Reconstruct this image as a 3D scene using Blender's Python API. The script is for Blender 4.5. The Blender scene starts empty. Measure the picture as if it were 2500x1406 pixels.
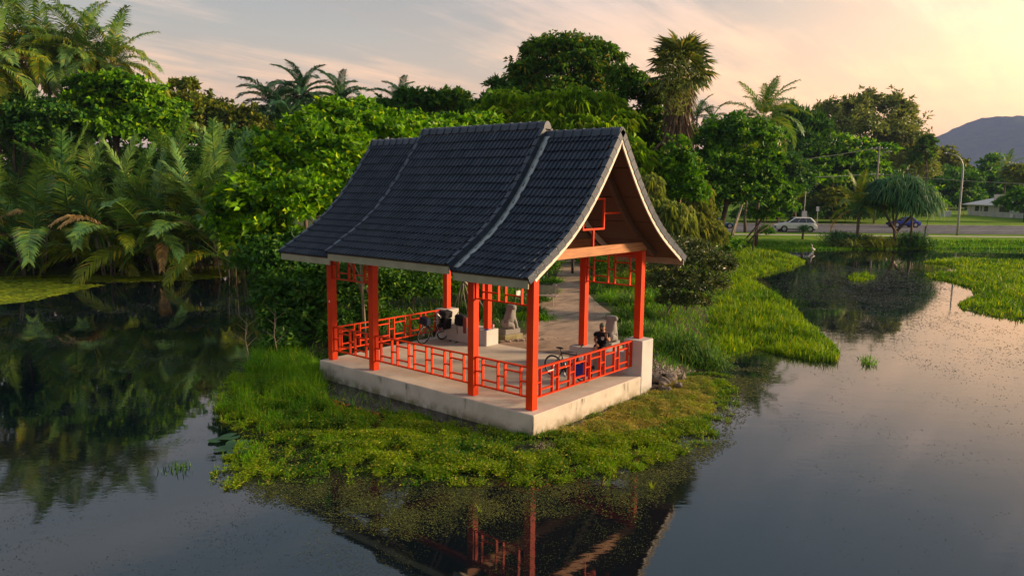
import bpy, bmesh, math, random
import numpy as np
from mathutils import Vector, Matrix

D = bpy.data
SC = bpy.context.scene
COL = SC.collection
rng = np.random.default_rng(7)
random.seed(7)

# ------------------------------------------------------------------ camera
CAM = np.array([-14.2345, -11.1914, 5.6973])
YAW, PIT, ROL, FPX = 0.8728, 0.1342, 0.0106, 1804.48
FW = np.array([math.sin(YAW)*math.cos(PIT), math.cos(YAW)*math.cos(PIT), -math.sin(PIT)])
_rt = np.array([math.cos(YAW), -math.sin(YAW), 0.])
_up = np.cross(_rt, FW)
RT = _rt*math.cos(ROL)+_up*math.sin(ROL)
UP = -_rt*math.sin(ROL)+_up*math.cos(ROL)
FH = np.array([math.sin(YAW), math.cos(YAW)])      # horizontal heading of the view
RH = np.array([math.cos(YAW), -math.sin(YAW)])     # to its right

cam_data = D.cameras.new('camera'); cam = D.objects.new('camera', cam_data); COL.objects.link(cam)
cam_data.sensor_width = 36; cam_data.lens = FPX/2500*36
cam_data.clip_start = 0.1; cam_data.clip_end = 20000
cam.matrix_world = Matrix(((RT[0], UP[0], -FW[0], CAM[0]), (RT[1], UP[1], -FW[1], CAM[1]), (RT[2], UP[2], -FW[2], CAM[2]), (0, 0, 0, 1)))
SC.camera = cam

# ------------------------------------------------------------------ view, world, sun
SC.view_settings.view_transform = 'Standard'
try: SC.view_settings.look = 'None'
except Exception: pass
SC.view_settings.exposure = 0.80
SC.view_settings.gamma = 1.0
SC.view_settings.use_curve_mapping = False
SC.cycles.use_denoising = True
SC.cycles.max_bounces = 7
SC.cycles.diffuse_bounces = 3
SC.cycles.glossy_bounces = 3
SC.cycles.transmission_bounces = 3
SC.cycles.transparent_max_bounces = 6
SC.cycles.volume_bounces = 0
SC.cycles.volume_step_rate = 4

SUN_AZ = math.radians(88)       # to the right of the view heading
SUN_EL = math.radians(16)
hv = FH*math.cos(SUN_AZ)+RH*math.sin(SUN_AZ)
SUN_DIR = Vector((hv[0]*math.cos(SUN_EL), hv[1]*math.cos(SUN_EL), math.sin(SUN_EL)))
sun_d = D.lights.new('sun', 'SUN'); sun_o = D.objects.new('sun', sun_d); COL.objects.link(sun_o)
sun_d.energy = 5.0; sun_d.angle = math.radians(9); sun_d.color = (1.0, 0.72, 0.45)
sun_o.rotation_euler = SUN_DIR.to_track_quat('Z', 'Y').to_euler()
sun_o.location = (40, -60, 60)

W = D.worlds.new('World'); SC.world = W; W.use_nodes = True
nt = W.node_tree; nt.nodes.clear()

class NG:
    """small helper that writes node graphs"""
    def __init__(s, nt): s.nt = nt
    def n(s, typ, **kw):
        nd = s.nt.nodes.new(typ)
        for k, v in kw.items(): setattr(nd, k, v)
        return nd
    def link(s, a, b): s.nt.links.new(a, b)
    def put(s, sock, v):
        if isinstance(v, bpy.types.NodeSocket): s.nt.links.new(v, sock)
        else: sock.default_value = v
    def math(s, op, a, b=0.0, c=0.0, clamp=False):
        nd = s.n('ShaderNodeMath', operation=op); nd.use_clamp = clamp
        s.put(nd.inputs[0], a); s.put(nd.inputs[1], b); s.put(nd.inputs[2], c)
        return nd.outputs[0]
    def mix(s, f, a, b, mode='MIX'):
        nd = s.n('ShaderNodeMix', data_type='RGBA', blend_type=mode)
        s.put(nd.inputs[0], f)
        for i, v in ((6, a), (7, b)):
            if isinstance(v, tuple): v = tuple(v)+(1,) if len(v) == 3 else v
            s.put(nd.inputs[i], v)
        return nd.outputs[2]
    def noise(s, vec, scale, detail=3, rough=.55, out=0, dist=0.0):
        nd = s.n('ShaderNodeTexNoise'); s.put(nd.inputs['Scale'], scale); nd.inputs['Detail'].default_value = detail
        nd.inputs['Roughness'].default_value = rough; nd.inputs['Distortion'].default_value = dist
        if vec is not None: s.link(vec, nd.inputs['Vector'])
        return nd.outputs[out]
    def ramp(s, fac, stops):
        nd = s.n('ShaderNodeValToRGB'); el = nd.color_ramp.elements
        while len(el) < len(stops): el.new(.5)
        for e, (p, c) in zip(el, stops):
            e.position = p; e.color = (c, c, c, 1) if not isinstance(c, tuple) else tuple(c)+(1,)
        s.put(nd.inputs[0], fac); return nd.outputs[0]
    def maprange(s, v, a, b, c=0.0, d=1.0):
        nd = s.n('ShaderNodeMapRange'); nd.interpolation_type = 'SMOOTHSTEP'
        s.put(nd.inputs[0], v)
        for i, x in enumerate((a, b, c, d)): nd.inputs[i+1].default_value = x
        return nd.outputs[0]
    def mapping(s, vec, loc=(0, 0, 0), rot=(0, 0, 0), scale=(1, 1, 1)):
        nd = s.n('ShaderNodeMapping'); s.link(vec, nd.inputs[0])
        nd.inputs[1].default_value = loc; nd.inputs[2].default_value = rot; nd.inputs[3].default_value = scale
        return nd.outputs[0]
    def bump(s, h, strength, dist=0.05):
        nd = s.n('ShaderNodeBump'); nd.inputs['Strength'].default_value = strength; nd.inputs['Distance'].default_value = dist
        s.link(h, nd.inputs['Height']); return nd.outputs[0]

g = NG(nt)
tc = g.n('ShaderNodeTexCoord').outputs['Generated']
sep = g.n('ShaderNodeSeparateXYZ'); g.link(tc, sep.inputs[0])
dz = sep.outputs[2]
az = g.math('MAXIMUM', dz, 0.0)
# the cloud sheet: directions projected on a flat layer
den = g.math('ADD', az, 0.10)
cx_ = g.math('DIVIDE', sep.outputs[0], den); cy_ = g.math('DIVIDE', sep.outputs[1], den)
cmb = g.n('ShaderNodeCombineXYZ'); g.link(cx_, cmb.inputs[0]); g.link(cy_, cmb.inputs[1])
streak = g.mapping(cmb.outputs[0], rot=(0, 0, -0.45), scale=(.55, 1.5, 1))
n1 = g.noise(streak, 0.42, 6, .6, dist=.5)
n2 = g.noise(cmb.outputs[0], 1.3, 5, .6)
n3 = g.noise(g.mapping(cmb.outputs[0], loc=(3, 7, 0), scale=(.5, 1.3, 1)), .55, 5, .6)
# clear-sky colours by height
base = g.ramp(az, [(0.0, (.86, .46, .20)), (.05, (.74, .46, .25)), (.10, (.56, .44, .31)), (.18, (.42, .41, .36)), (.28, (.26, .33, .38)), (.46, (.25, .33, .40)), (.7, (.27, .35, .43)), (1.0, (.24, .33, .43))])
n4 = g.noise(g.mapping(cmb.outputs[0], rot=(0, 0, -0.38), scale=(.7, 4.5, 1)), 1.1, 6, .65, dist=.3)
cl = g.maprange(g.math('ADD', g.math('MULTIPLY', n1, .55), g.math('ADD', g.math('MULTIPLY', n2, .2), g.math('MULTIPLY', n4, .25))), .43, .57)
lit = g.ramp(az, [(0.0, (.95, .48, .21)), (.10, (1.0, .60, .32)), (.19, (.92, .64, .45)), (.28, (.66, .58, .57)), (.42, (.44, .45, .48)), (.6, (.36, .39, .43)), (1.0, (.34, .38, .44))])
c1 = g.mix(g.math('MULTIPLY', cl, .9), base, lit)
dark = g.maprange(n3, .47, .60)
lowband = g.maprange(az, .02, .16, 1.0, .25)
c2 = g.mix(g.math('MULTIPLY', g.math('MULTIPLY', dark, lowband), .7), c1, (.44, .33, .26))
# brightening of the veil towards the low sun
gaz, gel = math.radians(40), math.radians(10)
gv = FH*math.cos(gaz)+RH*math.sin(gaz)
dotn = g.n('ShaderNodeVectorMath', operation='DOT_PRODUCT'); g.link(tc, dotn.inputs[0])
dotn.inputs[1].default_value = (gv[0]*math.cos(gel), gv[1]*math.cos(gel), math.sin(gel))
gd = g.math('MAXIMUM', dotn.outputs['Value'], 0.0)
glow = g.math('MULTIPLY', g.math('POWER', gd, 17.0), g.maprange(az, .22, .40, 1.0, .15))
glow2 = g.math('MULTIPLY', g.math('POWER', gd, 3.0), g.maprange(az, .12, .30, 1.0, .0))
c3 = g.mix(1.0, c2, g.mix(g.math('MULTIPLY', glow, g.math('ADD', .75, g.math('MULTIPLY', n1, .5))), (0, 0, 0), (.85, .46, .17)), 'ADD')
c4 = g.mix(1.0, c3, g.mix(glow2, (0, 0, 0), (.30, .13, .03)), 'ADD')
bg = g.n('ShaderNodeBackground'); g.link(c4, bg.inputs[0]); bg.inputs[1].default_value = 0.70
sky = g.n('ShaderNodeTexSky'); sky.sky_type = 'NISHITA'; sky.sun_disc = False
sky.sun_elevation = SUN_EL; sky.sun_rotation = math.atan2(SUN_DIR.x, SUN_DIR.y)
sky.air_density = 1.5; sky.dust_density = 3.0
bg2 = g.n('ShaderNodeBackground'); g.link(sky.outputs[0], bg2.inputs[0]); bg2.inputs[1].default_value = 0.008
ad = g.n('ShaderNodeAddShader'); g.link(bg.outputs[0], ad.inputs[0]); g.link(bg2.outputs[0], ad.inputs[1])
wo = g.n('ShaderNodeOutputWorld'); g.link(ad.outputs[0], wo.inputs[0])
W.cycles.sampling_method = 'AUTOMATIC'

# ------------------------------------------------------------------ geometry helpers
def ray(px, py): return FW + RT*((px-1250)/FPX) - UP*((py-703)/FPX)
def at(px, py, d):                       # the place d metres ahead along the line of sight
    return CAM + ray(px, py)*d
def on(px, py, z=-.6):                   # where that line meets the level z
    r = ray(px, py); return CAM + r*((z-CAM[2])/r[2])
def rd(x, y):
    v = np.stack([np.asarray(x)-CAM[0], np.asarray(y)-CAM[1]], -1); return v@RH, v@FH
def frd(r, d, z=0.0):
    p = CAM[:2]+RH*r+FH*d; return np.array([p[0], p[1], z])

def mesh_np(name, V, F, mats, smooth=False, midx=None):
    V = np.asarray(V, np.float32).reshape(-1, 3)
    me = D.meshes.new(name)
    F = [np.asarray(f, np.int32) for f in (F if isinstance(F, list) else [F]) if len(f)]
    nl = sum(f.size for f in F); nf = sum(len(f) for f in F)
    me.vertices.add(len(V)); me.vertices.foreach_set('co', V.ravel())
    me.loops.add(nl); me.loops.foreach_set('vertex_index', np.concatenate([f.ravel() for f in F]))
    tot = np.concatenate([np.full(len(f), f.shape[1], np.int32) for f in F])
    st = np.concatenate([[0], np.cumsum(tot)[:-1]]).astype(np.int32)
    me.polygons.add(nf); me.polygons.foreach_set('loop_start', st)
    try: me.polygons.foreach_set('loop_total', tot)
    except Exception: pass
    me.polygons.foreach_set('use_smooth', np.full(nf, bool(smooth)))
    for m in (mats if isinstance(mats, (list, tuple)) else [mats]): me.materials.append(m)
    if midx is not None: me.polygons.foreach_set('material_index', np.asarray(midx, np.int32))
    me.update(calc_edges=True)
    return me

def link(name, me, parent=None, loc=(0, 0, 0), rot=None, scale=None):
    o = D.objects.new(name, me); COL.objects.link(o)
    if parent is not None: o.parent = parent
    o.location = loc
    if rot is not None: o.rotation_euler = rot
    if scale is not None: o.scale = (scale,)*3 if isinstance(scale, (int, float)) else scale
    return o
def tag(o, label=None, cat=None, group=None, kind=None):
    if label: o['label'] = label
    if cat: o['category'] = cat
    if group: o['group'] = group
    if kind: o['kind'] = kind
    return o
def thing(name, label, cat, loc=(0, 0, 0), rz=0.0, group=None):
    o = D.objects.new(name, None); COL.objects.link(o); o.location = loc; o.rotation_euler = (0, 0, rz)
    o.empty_display_size = .3
    return tag(o, label, cat, group)
def copy_tree(o, loc, rz=0.0, label=None, scale=None):
    def rec(a, par):
        b = a.copy(); COL.objects.link(b)
        if par is not None: b.parent = par
        for ch in kids.get(a.name, []): rec(ch, b)
        return b
    kids = {}
    for x in D.objects:
        if x.parent: kids.setdefault(x.parent.name, []).append(x)
    r = rec(o, None); r.location = loc; r.rotation_euler = (0, 0, rz)
    if label: r['label'] = label
    if scale: r.scale = (scale,)*3
    return r

class MB:
    """collects simple solids; build() makes one mesh object"""
    def __init__(s): s.v = []; s.f = []; s.m = []; s.cm = 0
    def add(s, vs, fs):
        b = len(s.v); s.v += [tuple(map(float, v)) for v in vs]
        for f in fs: s.f.append(tuple(i+b for i in f)); s.m.append(s.cm)
        return s
    def box(s, a, b):
        x0, y0, z0 = a; x1, y1, z1 = b
        return s.add([(x0, y0, z0), (x1, y0, z0), (x1, y1, z0), (x0, y1, z0), (x0, y0, z1), (x1, y0, z1), (x1, y1, z1), (x0, y1, z1)],
                     [(0, 3, 2, 1), (4, 5, 6, 7), (0, 1, 5, 4), (1, 2, 6, 5), (2, 3, 7, 6), (3, 0, 4, 7)])
    def tube(s, pts, rad, n=8, cap=True):
        pts = [np.array(p, float) for p in pts]
        rads = rad if isinstance(rad, (list, tuple, np.ndarray)) else [rad]*len(pts)
        vs = []; prev = None
        for i, p in enumerate(pts):
            t = pts[min(i+1, len(pts)-1)]-pts[max(i-1, 0)]; t = t/(np.linalg.norm(t)+1e-9)
            ref = prev if prev is not None else (np.array([0, 0, 1.]) if abs(t[2]) < .9 else np.array([1., 0, 0]))
            u = np.cross(t, ref); 
            if np.linalg.norm(u) < 1e-6: u = np.cross(t, np.array([0, 1., 0]))
            u /= np.linalg.norm(u); w = np.cross(t, u); prev = np.cross(u, t)
            for k in range(n):
                a = 2*math.pi*k/n; vs.append(p+(u*math.cos(a)+w*math.sin(a))*rads[i])
        fs = []
        for i in range(len(pts)-1):
            for k in range(n):
                a = i*n+k; b = i*n+(k+1) % n; fs.append((a, b, b+n, a+n))
        if cap: fs.append(tuple(range(n-1, -1, -1))); fs.append(tuple((len(pts)-1)*n+k for k in range(n)))
        return s.add(vs, fs)
    def lathe(s, prof, n=16, c=(0, 0, 0)):
        vs = []; fs = []
        for (r, z) in prof:
            for k in range(n):
                a = 2*math.pi*k/n; vs.append((c[0]+r*math.cos(a), c[1]+r*math.sin(a), c[2]+z))
        for i in range(len(prof)-1):
            for k in range(n):
                a = i*n+k; b = i*n+(k+1) % n; fs.append((a, b, b+n, a+n))
        fs.append(tuple(range(n-1, -1, -1))); fs.append(tuple((len(prof)-1)*n+k for k in range(n)))
        return s.add(vs, fs)
    def prism(s, poly, a, b, axis=1):
        """poly of 2-D points swept between a and b along an axis"""
        n = len(poly); vs = []
        for t in (a, b):
            for (p, q) in poly:
                vs.append((t, p, q) if axis == 0 else ((p, t, q) if axis == 1 else (p, q, t)))
        fs = [tuple(range(n-1, -1, -1)), tuple(n+k for k in range(n))]
        for k in range(n): fs.append((k, (k+1) % n, n+(k+1) % n, n+k))
        return s.add(vs, fs)
    def ellip(s, c, r, nu=12, nv=8):
        vs = []; fs = []
        for j in range(nv+1):
            ph = math.pi*j/nv
            for k in range(nu):
                a = 2*math.pi*k/nu
                vs.append((c[0]+r[0]*math.sin(ph)*math.cos(a), c[1]+r[1]*math.sin(ph)*math.sin(a), c[2]+r[2]*math.cos(ph)))
        for j in range(nv):
            for k in range(nu):
                a = j*nu+k; b = j*nu+(k+1) % nu; fs.append((a, a+nu, b+nu, b))
        return s.add(vs, fs)
    def torus(s, c, R, r, axis=1, nu=24, nv=6):
        vs = []; fs = []
        for j in range(nu):
            A = 2*math.pi*j/nu
            for k in range(nv):
                B = 2*math.pi*k/nv; q = R+r*math.cos(B); h = r*math.sin(B)
                p = (q*math.cos(A), h, q*math.sin(A)) if axis == 1 else (q*math.cos(A), q*math.sin(A), h)
                vs.append((c[0]+p[0], c[1]+p[1], c[2]+p[2]))
        for j in range(nu):
            for k in range(nv):
                a = j*nv+k; b = j*nv+(k+1) % nv; c2 = ((j+1) % nu)*nv+(k+1) % nv; d2 = ((j+1) % nu)*nv+k
                fs.append((a, b, c2, d2))
        return s.add(vs, fs)
    def mesh(s, name, mat, smooth=False, bevel=0.0):
        me = D.meshes.new(name); me.from_pydata(s.v, [], s.f)
        for m in (mat if isinstance(mat, (list, tuple)) else [mat]): me.materials.append(m)
        bm = bmesh.new(); bm.from_mesh(me)
        if isinstance(mat, (list, tuple)):
            bm.faces.ensure_lookup_table()
            for f, i in zip(bm.faces, s.m): f.material_index = i
        bmesh.ops.recalc_face_normals(bm, faces=bm.faces)
        if bevel > 0:
            es = [e for e in bm.edges if len(e.link_faces) == 2 and e.calc_face_angle(0) > .6]
            bmesh.ops.bevel(bm, geom=es, offset=bevel, segments=1, affect='EDGES', clamp_overlap=True)
        for f in bm.faces: f.smooth = smooth
        bm.to_mesh(me); bm.free(); me.update()
        return me
    def build(s, name, mat, parent=None, smooth=False, bevel=0.0, loc=(0, 0, 0), rot=None):
        return link(name, s.mesh(name, mat, smooth, bevel), parent, loc, rot)

# ------------------------------------------------------------------ materials
def newmat(name):
    m = D.materials.new(name); m.use_nodes = True; m.node_tree.nodes.clear()
    g = NG(m.node_tree); out = g.n('ShaderNodeOutputMaterial'); return m, g, out
def principled(g, col, rough=.6, spec=.5, metal=0.0, normal=None):
    b = g.n('ShaderNodeBsdfPrincipled')
    g.put(b.inputs['Base Color'], tuple(col)+(1,) if isinstance(col, tuple) and len(col) == 3 else col)
    g.put(b.inputs['Roughness'], rough); b.inputs['Specular IOR Level'].default_value = spec
    b.inputs['Metallic'].default_value = metal
    if normal is not None: g.link(normal, b.inputs['Normal'])
    return b
def plain(name, c1, c2=None, scale=3.0, rough=.6, spec=.4, metal=0.0, bump=0.0, bscale=40.0, rnd=0.0):
    m, g, out = newmat(name)
    pos = g.n('ShaderNodeTexCoord').outputs['Object']
    c2 = c2 or tuple(x*.8 for x in c1)
    f = g.maprange(g.noise(pos, scale, 5, .6), .32, .68)
    col = g.mix(f, c1, c2)
    if rnd:
        oi = g.n('ShaderNodeObjectInfo').outputs['Random']
        v = g.math('ADD', 1.0-rnd/2, g.math('MULTIPLY', oi, rnd))
        hs = g.n('ShaderNodeHueSaturation'); g.link(col, hs.inputs['Color']); g.link(v, hs.inputs['Value']); col = hs.outputs[0]
    nrm = g.bump(g.noise(pos, bscale, 4, .6), bump, .02) if bump else None
    b = principled(g, col, rough, spec, metal, nrm); g.link(b.outputs[0], out.inputs[0]); return m
def leafmat(name, c1, c2, c3, scale=.6, trans=.35, rough=.5, spec=.2, rnd=.6, k=1.6):
    """c1/c2 differ from clump to clump, c3 is the odd leaf"""
    m, g, out = newmat(name)
    c1, c2, c3 = [(c[0]*k, c[1]*k, c[2]*k*.8) for c in (c1, c2, c3)]
    pos = g.n('ShaderNodeNewGeometry')
    n = g.noise(pos.outputs['Position'], scale, 3, .6)
    isl = pos.outputs['Random Per Island']
    f = g.maprange(g.math('ADD', n, g.math('MULTIPLY', g.math('SUBTRACT', isl, .5), .28)), .36, .64)
    col = g.mix(f, c1, c2)
    col = g.mix(g.maprange(isl, .86, .97), col, c3)
    hs = g.n('ShaderNodeHueSaturation'); g.link(col, hs.inputs['Color']); hs.inputs['Saturation'].default_value = 1.06
    fr = g.math('FRACT', g.math('MULTIPLY', isl, 7.31))
    v = g.math('ADD', 1.0-rnd/2, g.math('MULTIPLY', fr, rnd))
    g.link(v, hs.inputs['Value'])
    b = principled(g, hs.outputs[0], rough, spec)
    t = g.n('ShaderNodeBsdfTranslucent')
    g.link(g.mix(1.0, hs.outputs[0], (1.35, 1.25, .45), 'MULTIPLY'), t.inputs[0])
    mx = g.n('ShaderNodeMixShader'); mx.inputs[0].default_value = trans
    g.link(b.outputs[0], mx.inputs[1]); g.link(t.outputs[0], mx.inputs[2]); g.link(mx.outputs[0], out.inputs[0])
    return m

M = {}
# painted steel / timber of the pavilion
def red_paint():
    m, g, out = newmat('vermilion_paint')
    pos = g.n('ShaderNodeTexCoord').outputs['Object']
    col = g.mix(g.maprange(g.noise(pos, 1.4, 4, .6), .3, .7), (.72, .046, .0), (.58, .032, .0))
    col = g.mix(g.math('MULTIPLY', g.maprange(g.noise(pos, 7, 6, .75), .55, .75), .35), col, (.50, .06, .02))
    b = principled(g, col, .5, .2, 0, g.bump(g.noise(pos, 60, 3), .05, .01)); g.link(b.outputs[0], out.inputs[0]); return m
M['red'] = red_paint()
M['cream'] = plain('cream_fascia_paint', (.72, .62, .50), (.62, .54, .43), 2.0, .55, .35, bump=.05)
M['eave'] = plain('shade_toned_cream_paint', (.34, .33, .22), (.27, .27, .17), 2.0, .6, .3, bump=.05)  # fascia cream darkened to olive, the shade under the tiles put into its colour
def tile_mat():
    m, g, out = newmat('charcoal_glazed_tile')
    tcx = g.n('ShaderNodeTexCoord').outputs['Object']
    oi = g.n('ShaderNodeObjectInfo').outputs['Random']
    isl = g.n('ShaderNodeNewGeometry').outputs['Random Per Island']
    wp = g.n('ShaderNodeNewGeometry').outputs['Position']
    r = g.math('FRACT', g.math('ADD', g.math('MULTIPLY', oi, 3.7), g.math('MULTIPLY', isl, 5.1)))
    col = g.mix(r, (.014, .024, .042), (.034, .046, .068))
    dirt = g.maprange(g.noise(wp, 5.0, 5, .7), .50, .75)
    col = g.mix(g.math('MULTIPLY', dirt, .5), col, (.055, .055, .05))
    lich = g.maprange(g.noise(wp, 1.6, 7, .8), .60, .72)
    col = g.mix(g.math('MULTIPLY', lich, .35), col, (.075, .08, .065))
    b = principled(g, col, g.math('ADD', .28, g.math('MULTIPLY', g.noise(wp, 9, 3), .3)), .42, 0, g.bump(g.noise(wp, 70, 3), .12, .01))
    g.link(b.outputs[0], out.inputs[0]); return m
M['tile'] = tile_mat()
M['flash'] = plain('grey_lead_flashing', (.25, .30, .31), (.36, .40, .39), 5, .5, .4, bump=.3, bscale=8)
def wood(name, c1, c2, rough=.6):
    m, g, out = newmat(name)
    pos = g.n('ShaderNodeTexCoord').outputs['Object']
    v = g.mapping(pos, scale=(.6, 9, 9))
    n = g.noise(v, 3.0, 6, .65, dist=.4)
    col = g.mix(g.maprange(n, .35, .65), c1, c2)
    b = principled(g, col, rough, .3, 0, g.bump(n, .2, .01)); g.link(b.outputs[0], out.inputs[0]); return m
M['beam'] = wood('oiled_timber', (.50, .22, .085), (.34, .14, .055))
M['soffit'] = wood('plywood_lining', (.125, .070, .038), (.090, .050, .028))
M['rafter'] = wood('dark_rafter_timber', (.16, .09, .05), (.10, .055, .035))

def concrete(name, c1, c2, stain=0.0, low=-.6, high=0.0):
    m, g, out = newmat(name)
    wp = g.n('ShaderNodeNewGeometry').outputs['Position']
    n = g.noise(wp, 1.1, 6, .62)
    col = g.mix(g.maprange(n, .3, .7), c1, c2)
    fine = g.noise(wp, 22, 5, .7)
    col = g.mix(g.math('MULTIPLY', g.maprange(fine, .45, .75), .22), col, tuple(x*.6 for x in c2))
    if stain:
        st = g.noise(g.mapping(wp, scale=(2.6, 2.6, .45)), 1.0, 7, .75)
        sm = g.maprange(st, .46, .64)
        sz = g.n('ShaderNodeSeparateXYZ'); g.link(wp, sz.inputs[0])
        hgt = g.maprange(sz.outputs[2], low, high, 1.0, .35)
        nz = g.n('ShaderNodeSeparateXYZ'); g.link(g.n('ShaderNodeNewGeometry').outputs['Normal'], nz.inputs[0])
        side = g.maprange(g.math('ABSOLUTE', nz.outputs[2]), .3, .8, 1.0, 0.0)
        sm = g.math('MULTIPLY', sm, g.maprange(g.noise(wp, .8, 3), .50, .62))
        k = g.math('MULTIPLY', g.math('MULTIPLY', sm, side), stain)
        col = g.mix(k, col, (.10, .085, .05))
        alg = g.math('MULTIPLY', g.math('MULTIPLY', side, g.maprange(sz.outputs[2], low, low+.34, 1.0, 0.0)), .9)
        col = g.mix(g.math('MULTIPLY', alg, g.maprange(g.noise(wp, 3, 5), .3, .6)), col, (.17, .14, .06))
        lime = g.math('MULTIPLY', g.math('MULTIPLY', side, g.maprange(g.noise(g.mapping(wp, loc=(5, 2, 0), scale=(3, 3, 5)), 1.6, 6, .75), .58, .70)), .5)
        col = g.mix(lime, col, (.62, .57, .45))
    b = principled(g, col, .8, .25, 0, g.bump(g.math('ADD', fine, n), .18, .02)); g.link(b.outputs[0], out.inputs[0]); return m
M['slab'] = concrete('weathered_slab_concrete', (.60, .52, .43), (.47, .41, .33), .9)
M['block'] = concrete('rendered_pedestal', (.55, .52, .48), (.46, .44, .41), .15, -.6, 1.1)
M['stone'] = concrete('carved_granite', (.26, .24, .22), (.19, .18, .165))
M['plinth'] = concrete('mossy_sandstone_plinth', (.33, .28, .17), (.22, .21, .10), .3, 0, .3)
M['rock'] = plain('grey_brown_rock', (.20, .16, .125), (.10, .085, .07), 2.5, .85, .2, bump=.5, bscale=9, rnd=.6)
M['pebble'] = plain('pale_pebble', (.42, .35, .29), (.30, .25, .2), 9, .8, .2, rnd=.6)
M['black'] = plain('black_plastic', (.012, .012, .014), (.02, .02, .022), 5, .5, .4)
M['tyre'] = plain('tyre_rubber', (.014, .014, .015), (.022, .022, .022), 5, .8, .2)
M['alloy'] = plain('brushed_alloy', (.5, .5, .5), (.4, .4, .42), 5, .35, .5, .8)
M['navy'] = plain('navy_fabric', (.010, .016, .035), (.016, .022, .045), 6, .8, .2)
M['blackcloth'] = plain('black_fabric', (.010, .010, .012), (.02, .02, .024), 6, .85, .2)
M['royal'] = plain('royal_blue_waterproof_fabric', (.012, .02, .30), (.01, .015, .22), 5, .5, .4)
M['white'] = plain('white_paint', (.72, .70, .66), (.62, .60, .57), 3, .5, .4)
M['skin'] = plain('skin', (.42, .22, .14), (.36, .18, .11), 8, .55, .3)
M['hair'] = plain('dark_brown_hair', (.03, .017, .01), (.02, .012, .008), 20, .7, .3)
M['khaki'] = plain('khaki_cloth', (.20, .19, .15), (.13, .13, .10), 6, .85, .2)
M['cloth_red'] = plain('faded_red_cloth', (.26, .06, .045), (.18, .045, .035), 6, .85, .2)
M['cupred'] = plain('red_white_paper', (.75, .62, .60), (.55, .06, .08), 14, .6, .3)
M['teal'] = plain('teal_car_paint', (.01, .13, .18), (.01, .11, .16), 2, .25, .6)
M['carblue'] = plain('blue_car_paint', (.008, .035, .30), (.008, .03, .26), 2, .25, .6)
M['carwhite'] = plain('white_car_paint', (.74, .70, .64), (.70, .66, .60), 2, .25, .6)
M['glass'] = plain('dark_car_glass', (.012, .018, .03), (.012, .016, .026), 2, .08, .7)
M['lampglass'] = plain('pale_lamp_glass', (.75, .68, .5), (.7, .6, .45), 2, .15, .6)
M['taillamp'] = plain('red_lamp_glass', (.4, .02, .015), (.35, .02, .015), 2, .2, .6)
M['galv'] = plain('galvanised_steel', (.36, .36, .34), (.28, .28, .27), 3, .45, .5, .3)
M['polewood'] = plain('grey_timber_pole', (.30, .25, .20), (.22, .19, .15), 4, .85, .2)
M['wire'] = plain('aluminium_wire', (.18, .19, .18), None, 4, .6, .3)
M['roofmetal'] = plain('pale_metal_roofing', (.68, .62, .56), (.60, .54, .49), 1.2, .5, .4)
M['weatherboard'] = plain('pale_grey_cladding', (.55, .55, .50), (.48, .48, .44), 1.5, .7, .3)
M['bark'] = plain('brown_bark', (.13, .095, .065), (.06, .045, .032), 3, .9, .15, bump=.6, bscale=12)
M['palebark'] = plain('pale_bark', (.30, .25, .18), (.20, .165, .12), 3, .9, .15, bump=.5, bscale=12)
M['palmbark'] = plain('ringed_palm_bark', (.20, .15, .105), (.10, .075, .055), 5, .9, .15, bump=.7, bscale=9)
M['thatch'] = plain('dry_frond_skirt', (.27, .19, .12), (.12, .085, .055), 6, .9, .15, bump=.6, bscale=20)
M['benchslat'] = plain('pinkish_bench_slat', (.38, .28, .24), (.30, .23, .2), 4, .6, .3)
M['benchleg'] = plain('cream_bench_leg', (.55, .45, .32), None, 4, .6, .3)
M['bird'] = plain('white_plumage', (.7, .66, .6), (.5, .46, .42), 12, .8, .2)
M['orange'] = plain('orange_plastic', (.6, .12, .02), None, 4, .5, .3)

# foliage
LM = {}
LM['bright'] = leafmat('yellow_green_broad_leaf', (.105, .225, .010), (.020, .072, .010), (.24, .33, .02), 1.1, .40, rnd=.6)
LM['mid'] = leafmat('mid_green_leaf', (.060, .150, .012), (.025, .080, .010), (.15, .22, .02), .7, .35, rnd=.6)
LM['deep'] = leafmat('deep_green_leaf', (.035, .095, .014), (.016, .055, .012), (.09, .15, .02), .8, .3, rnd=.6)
LM['olive'] = leafmat('olive_leaf', (.115, .135, .018), (.05, .082, .014), (.20, .19, .04), .5, .35, rnd=.6)
LM['autumn'] = leafmat('leaf_with_bronze_flush', (.055, .12, .012), (.024, .068, .012), (.15, .13, .02), .6, .35, rnd=.6)
LM['bamboo'] = leafmat('bamboo_leaf', (.13, .22, .018), (.055, .13, .014), (.22, .26, .04), .6, .4, rnd=.6)
LM['gum'] = leafmat('grey_green_leaf', (.16, .19, .06), (.075, .105, .034), (.19, .18, .08), .4, .3, rnd=.6)
LM['wispy'] = leafmat('grey_green_needle', (.17, .21, .07), (.08, .12, .035), (.24, .24, .12), .6, .35, rnd=.5)
LM['shrub'] = leafmat('dark_glossy_leaf', (.055, .078, .02), (.020, .040, .012), (.22, .20, .11), 1.1, .22, .38, .5, rnd=.7)
LM['frond'] = leafmat('palm_leaflet', (.105, .175, .042), (.045, .110, .042), (.24, .23, .06), .35, .3, .42, .4, rnd=.5)
LM['frondy'] = leafmat('yellowing_palm_leaflet', (.14, .17, .015), (.065, .12, .016), (.30, .22, .03), .4, .35, .45, .35, rnd=.5)
LM['frondd'] = leafmat('dead_palm_leaflet', (.36, .24, .13), (.20, .13, .07), (.45, .33, .2), .8, .25, .7, .2, rnd=.5)
LM['royal'] = leafmat('blue_green_palm_leaflet', (.030, .080, .036), (.018, .050, .026), (.06, .10, .03), .3, .25, .45, .35, rnd=.5)
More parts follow.
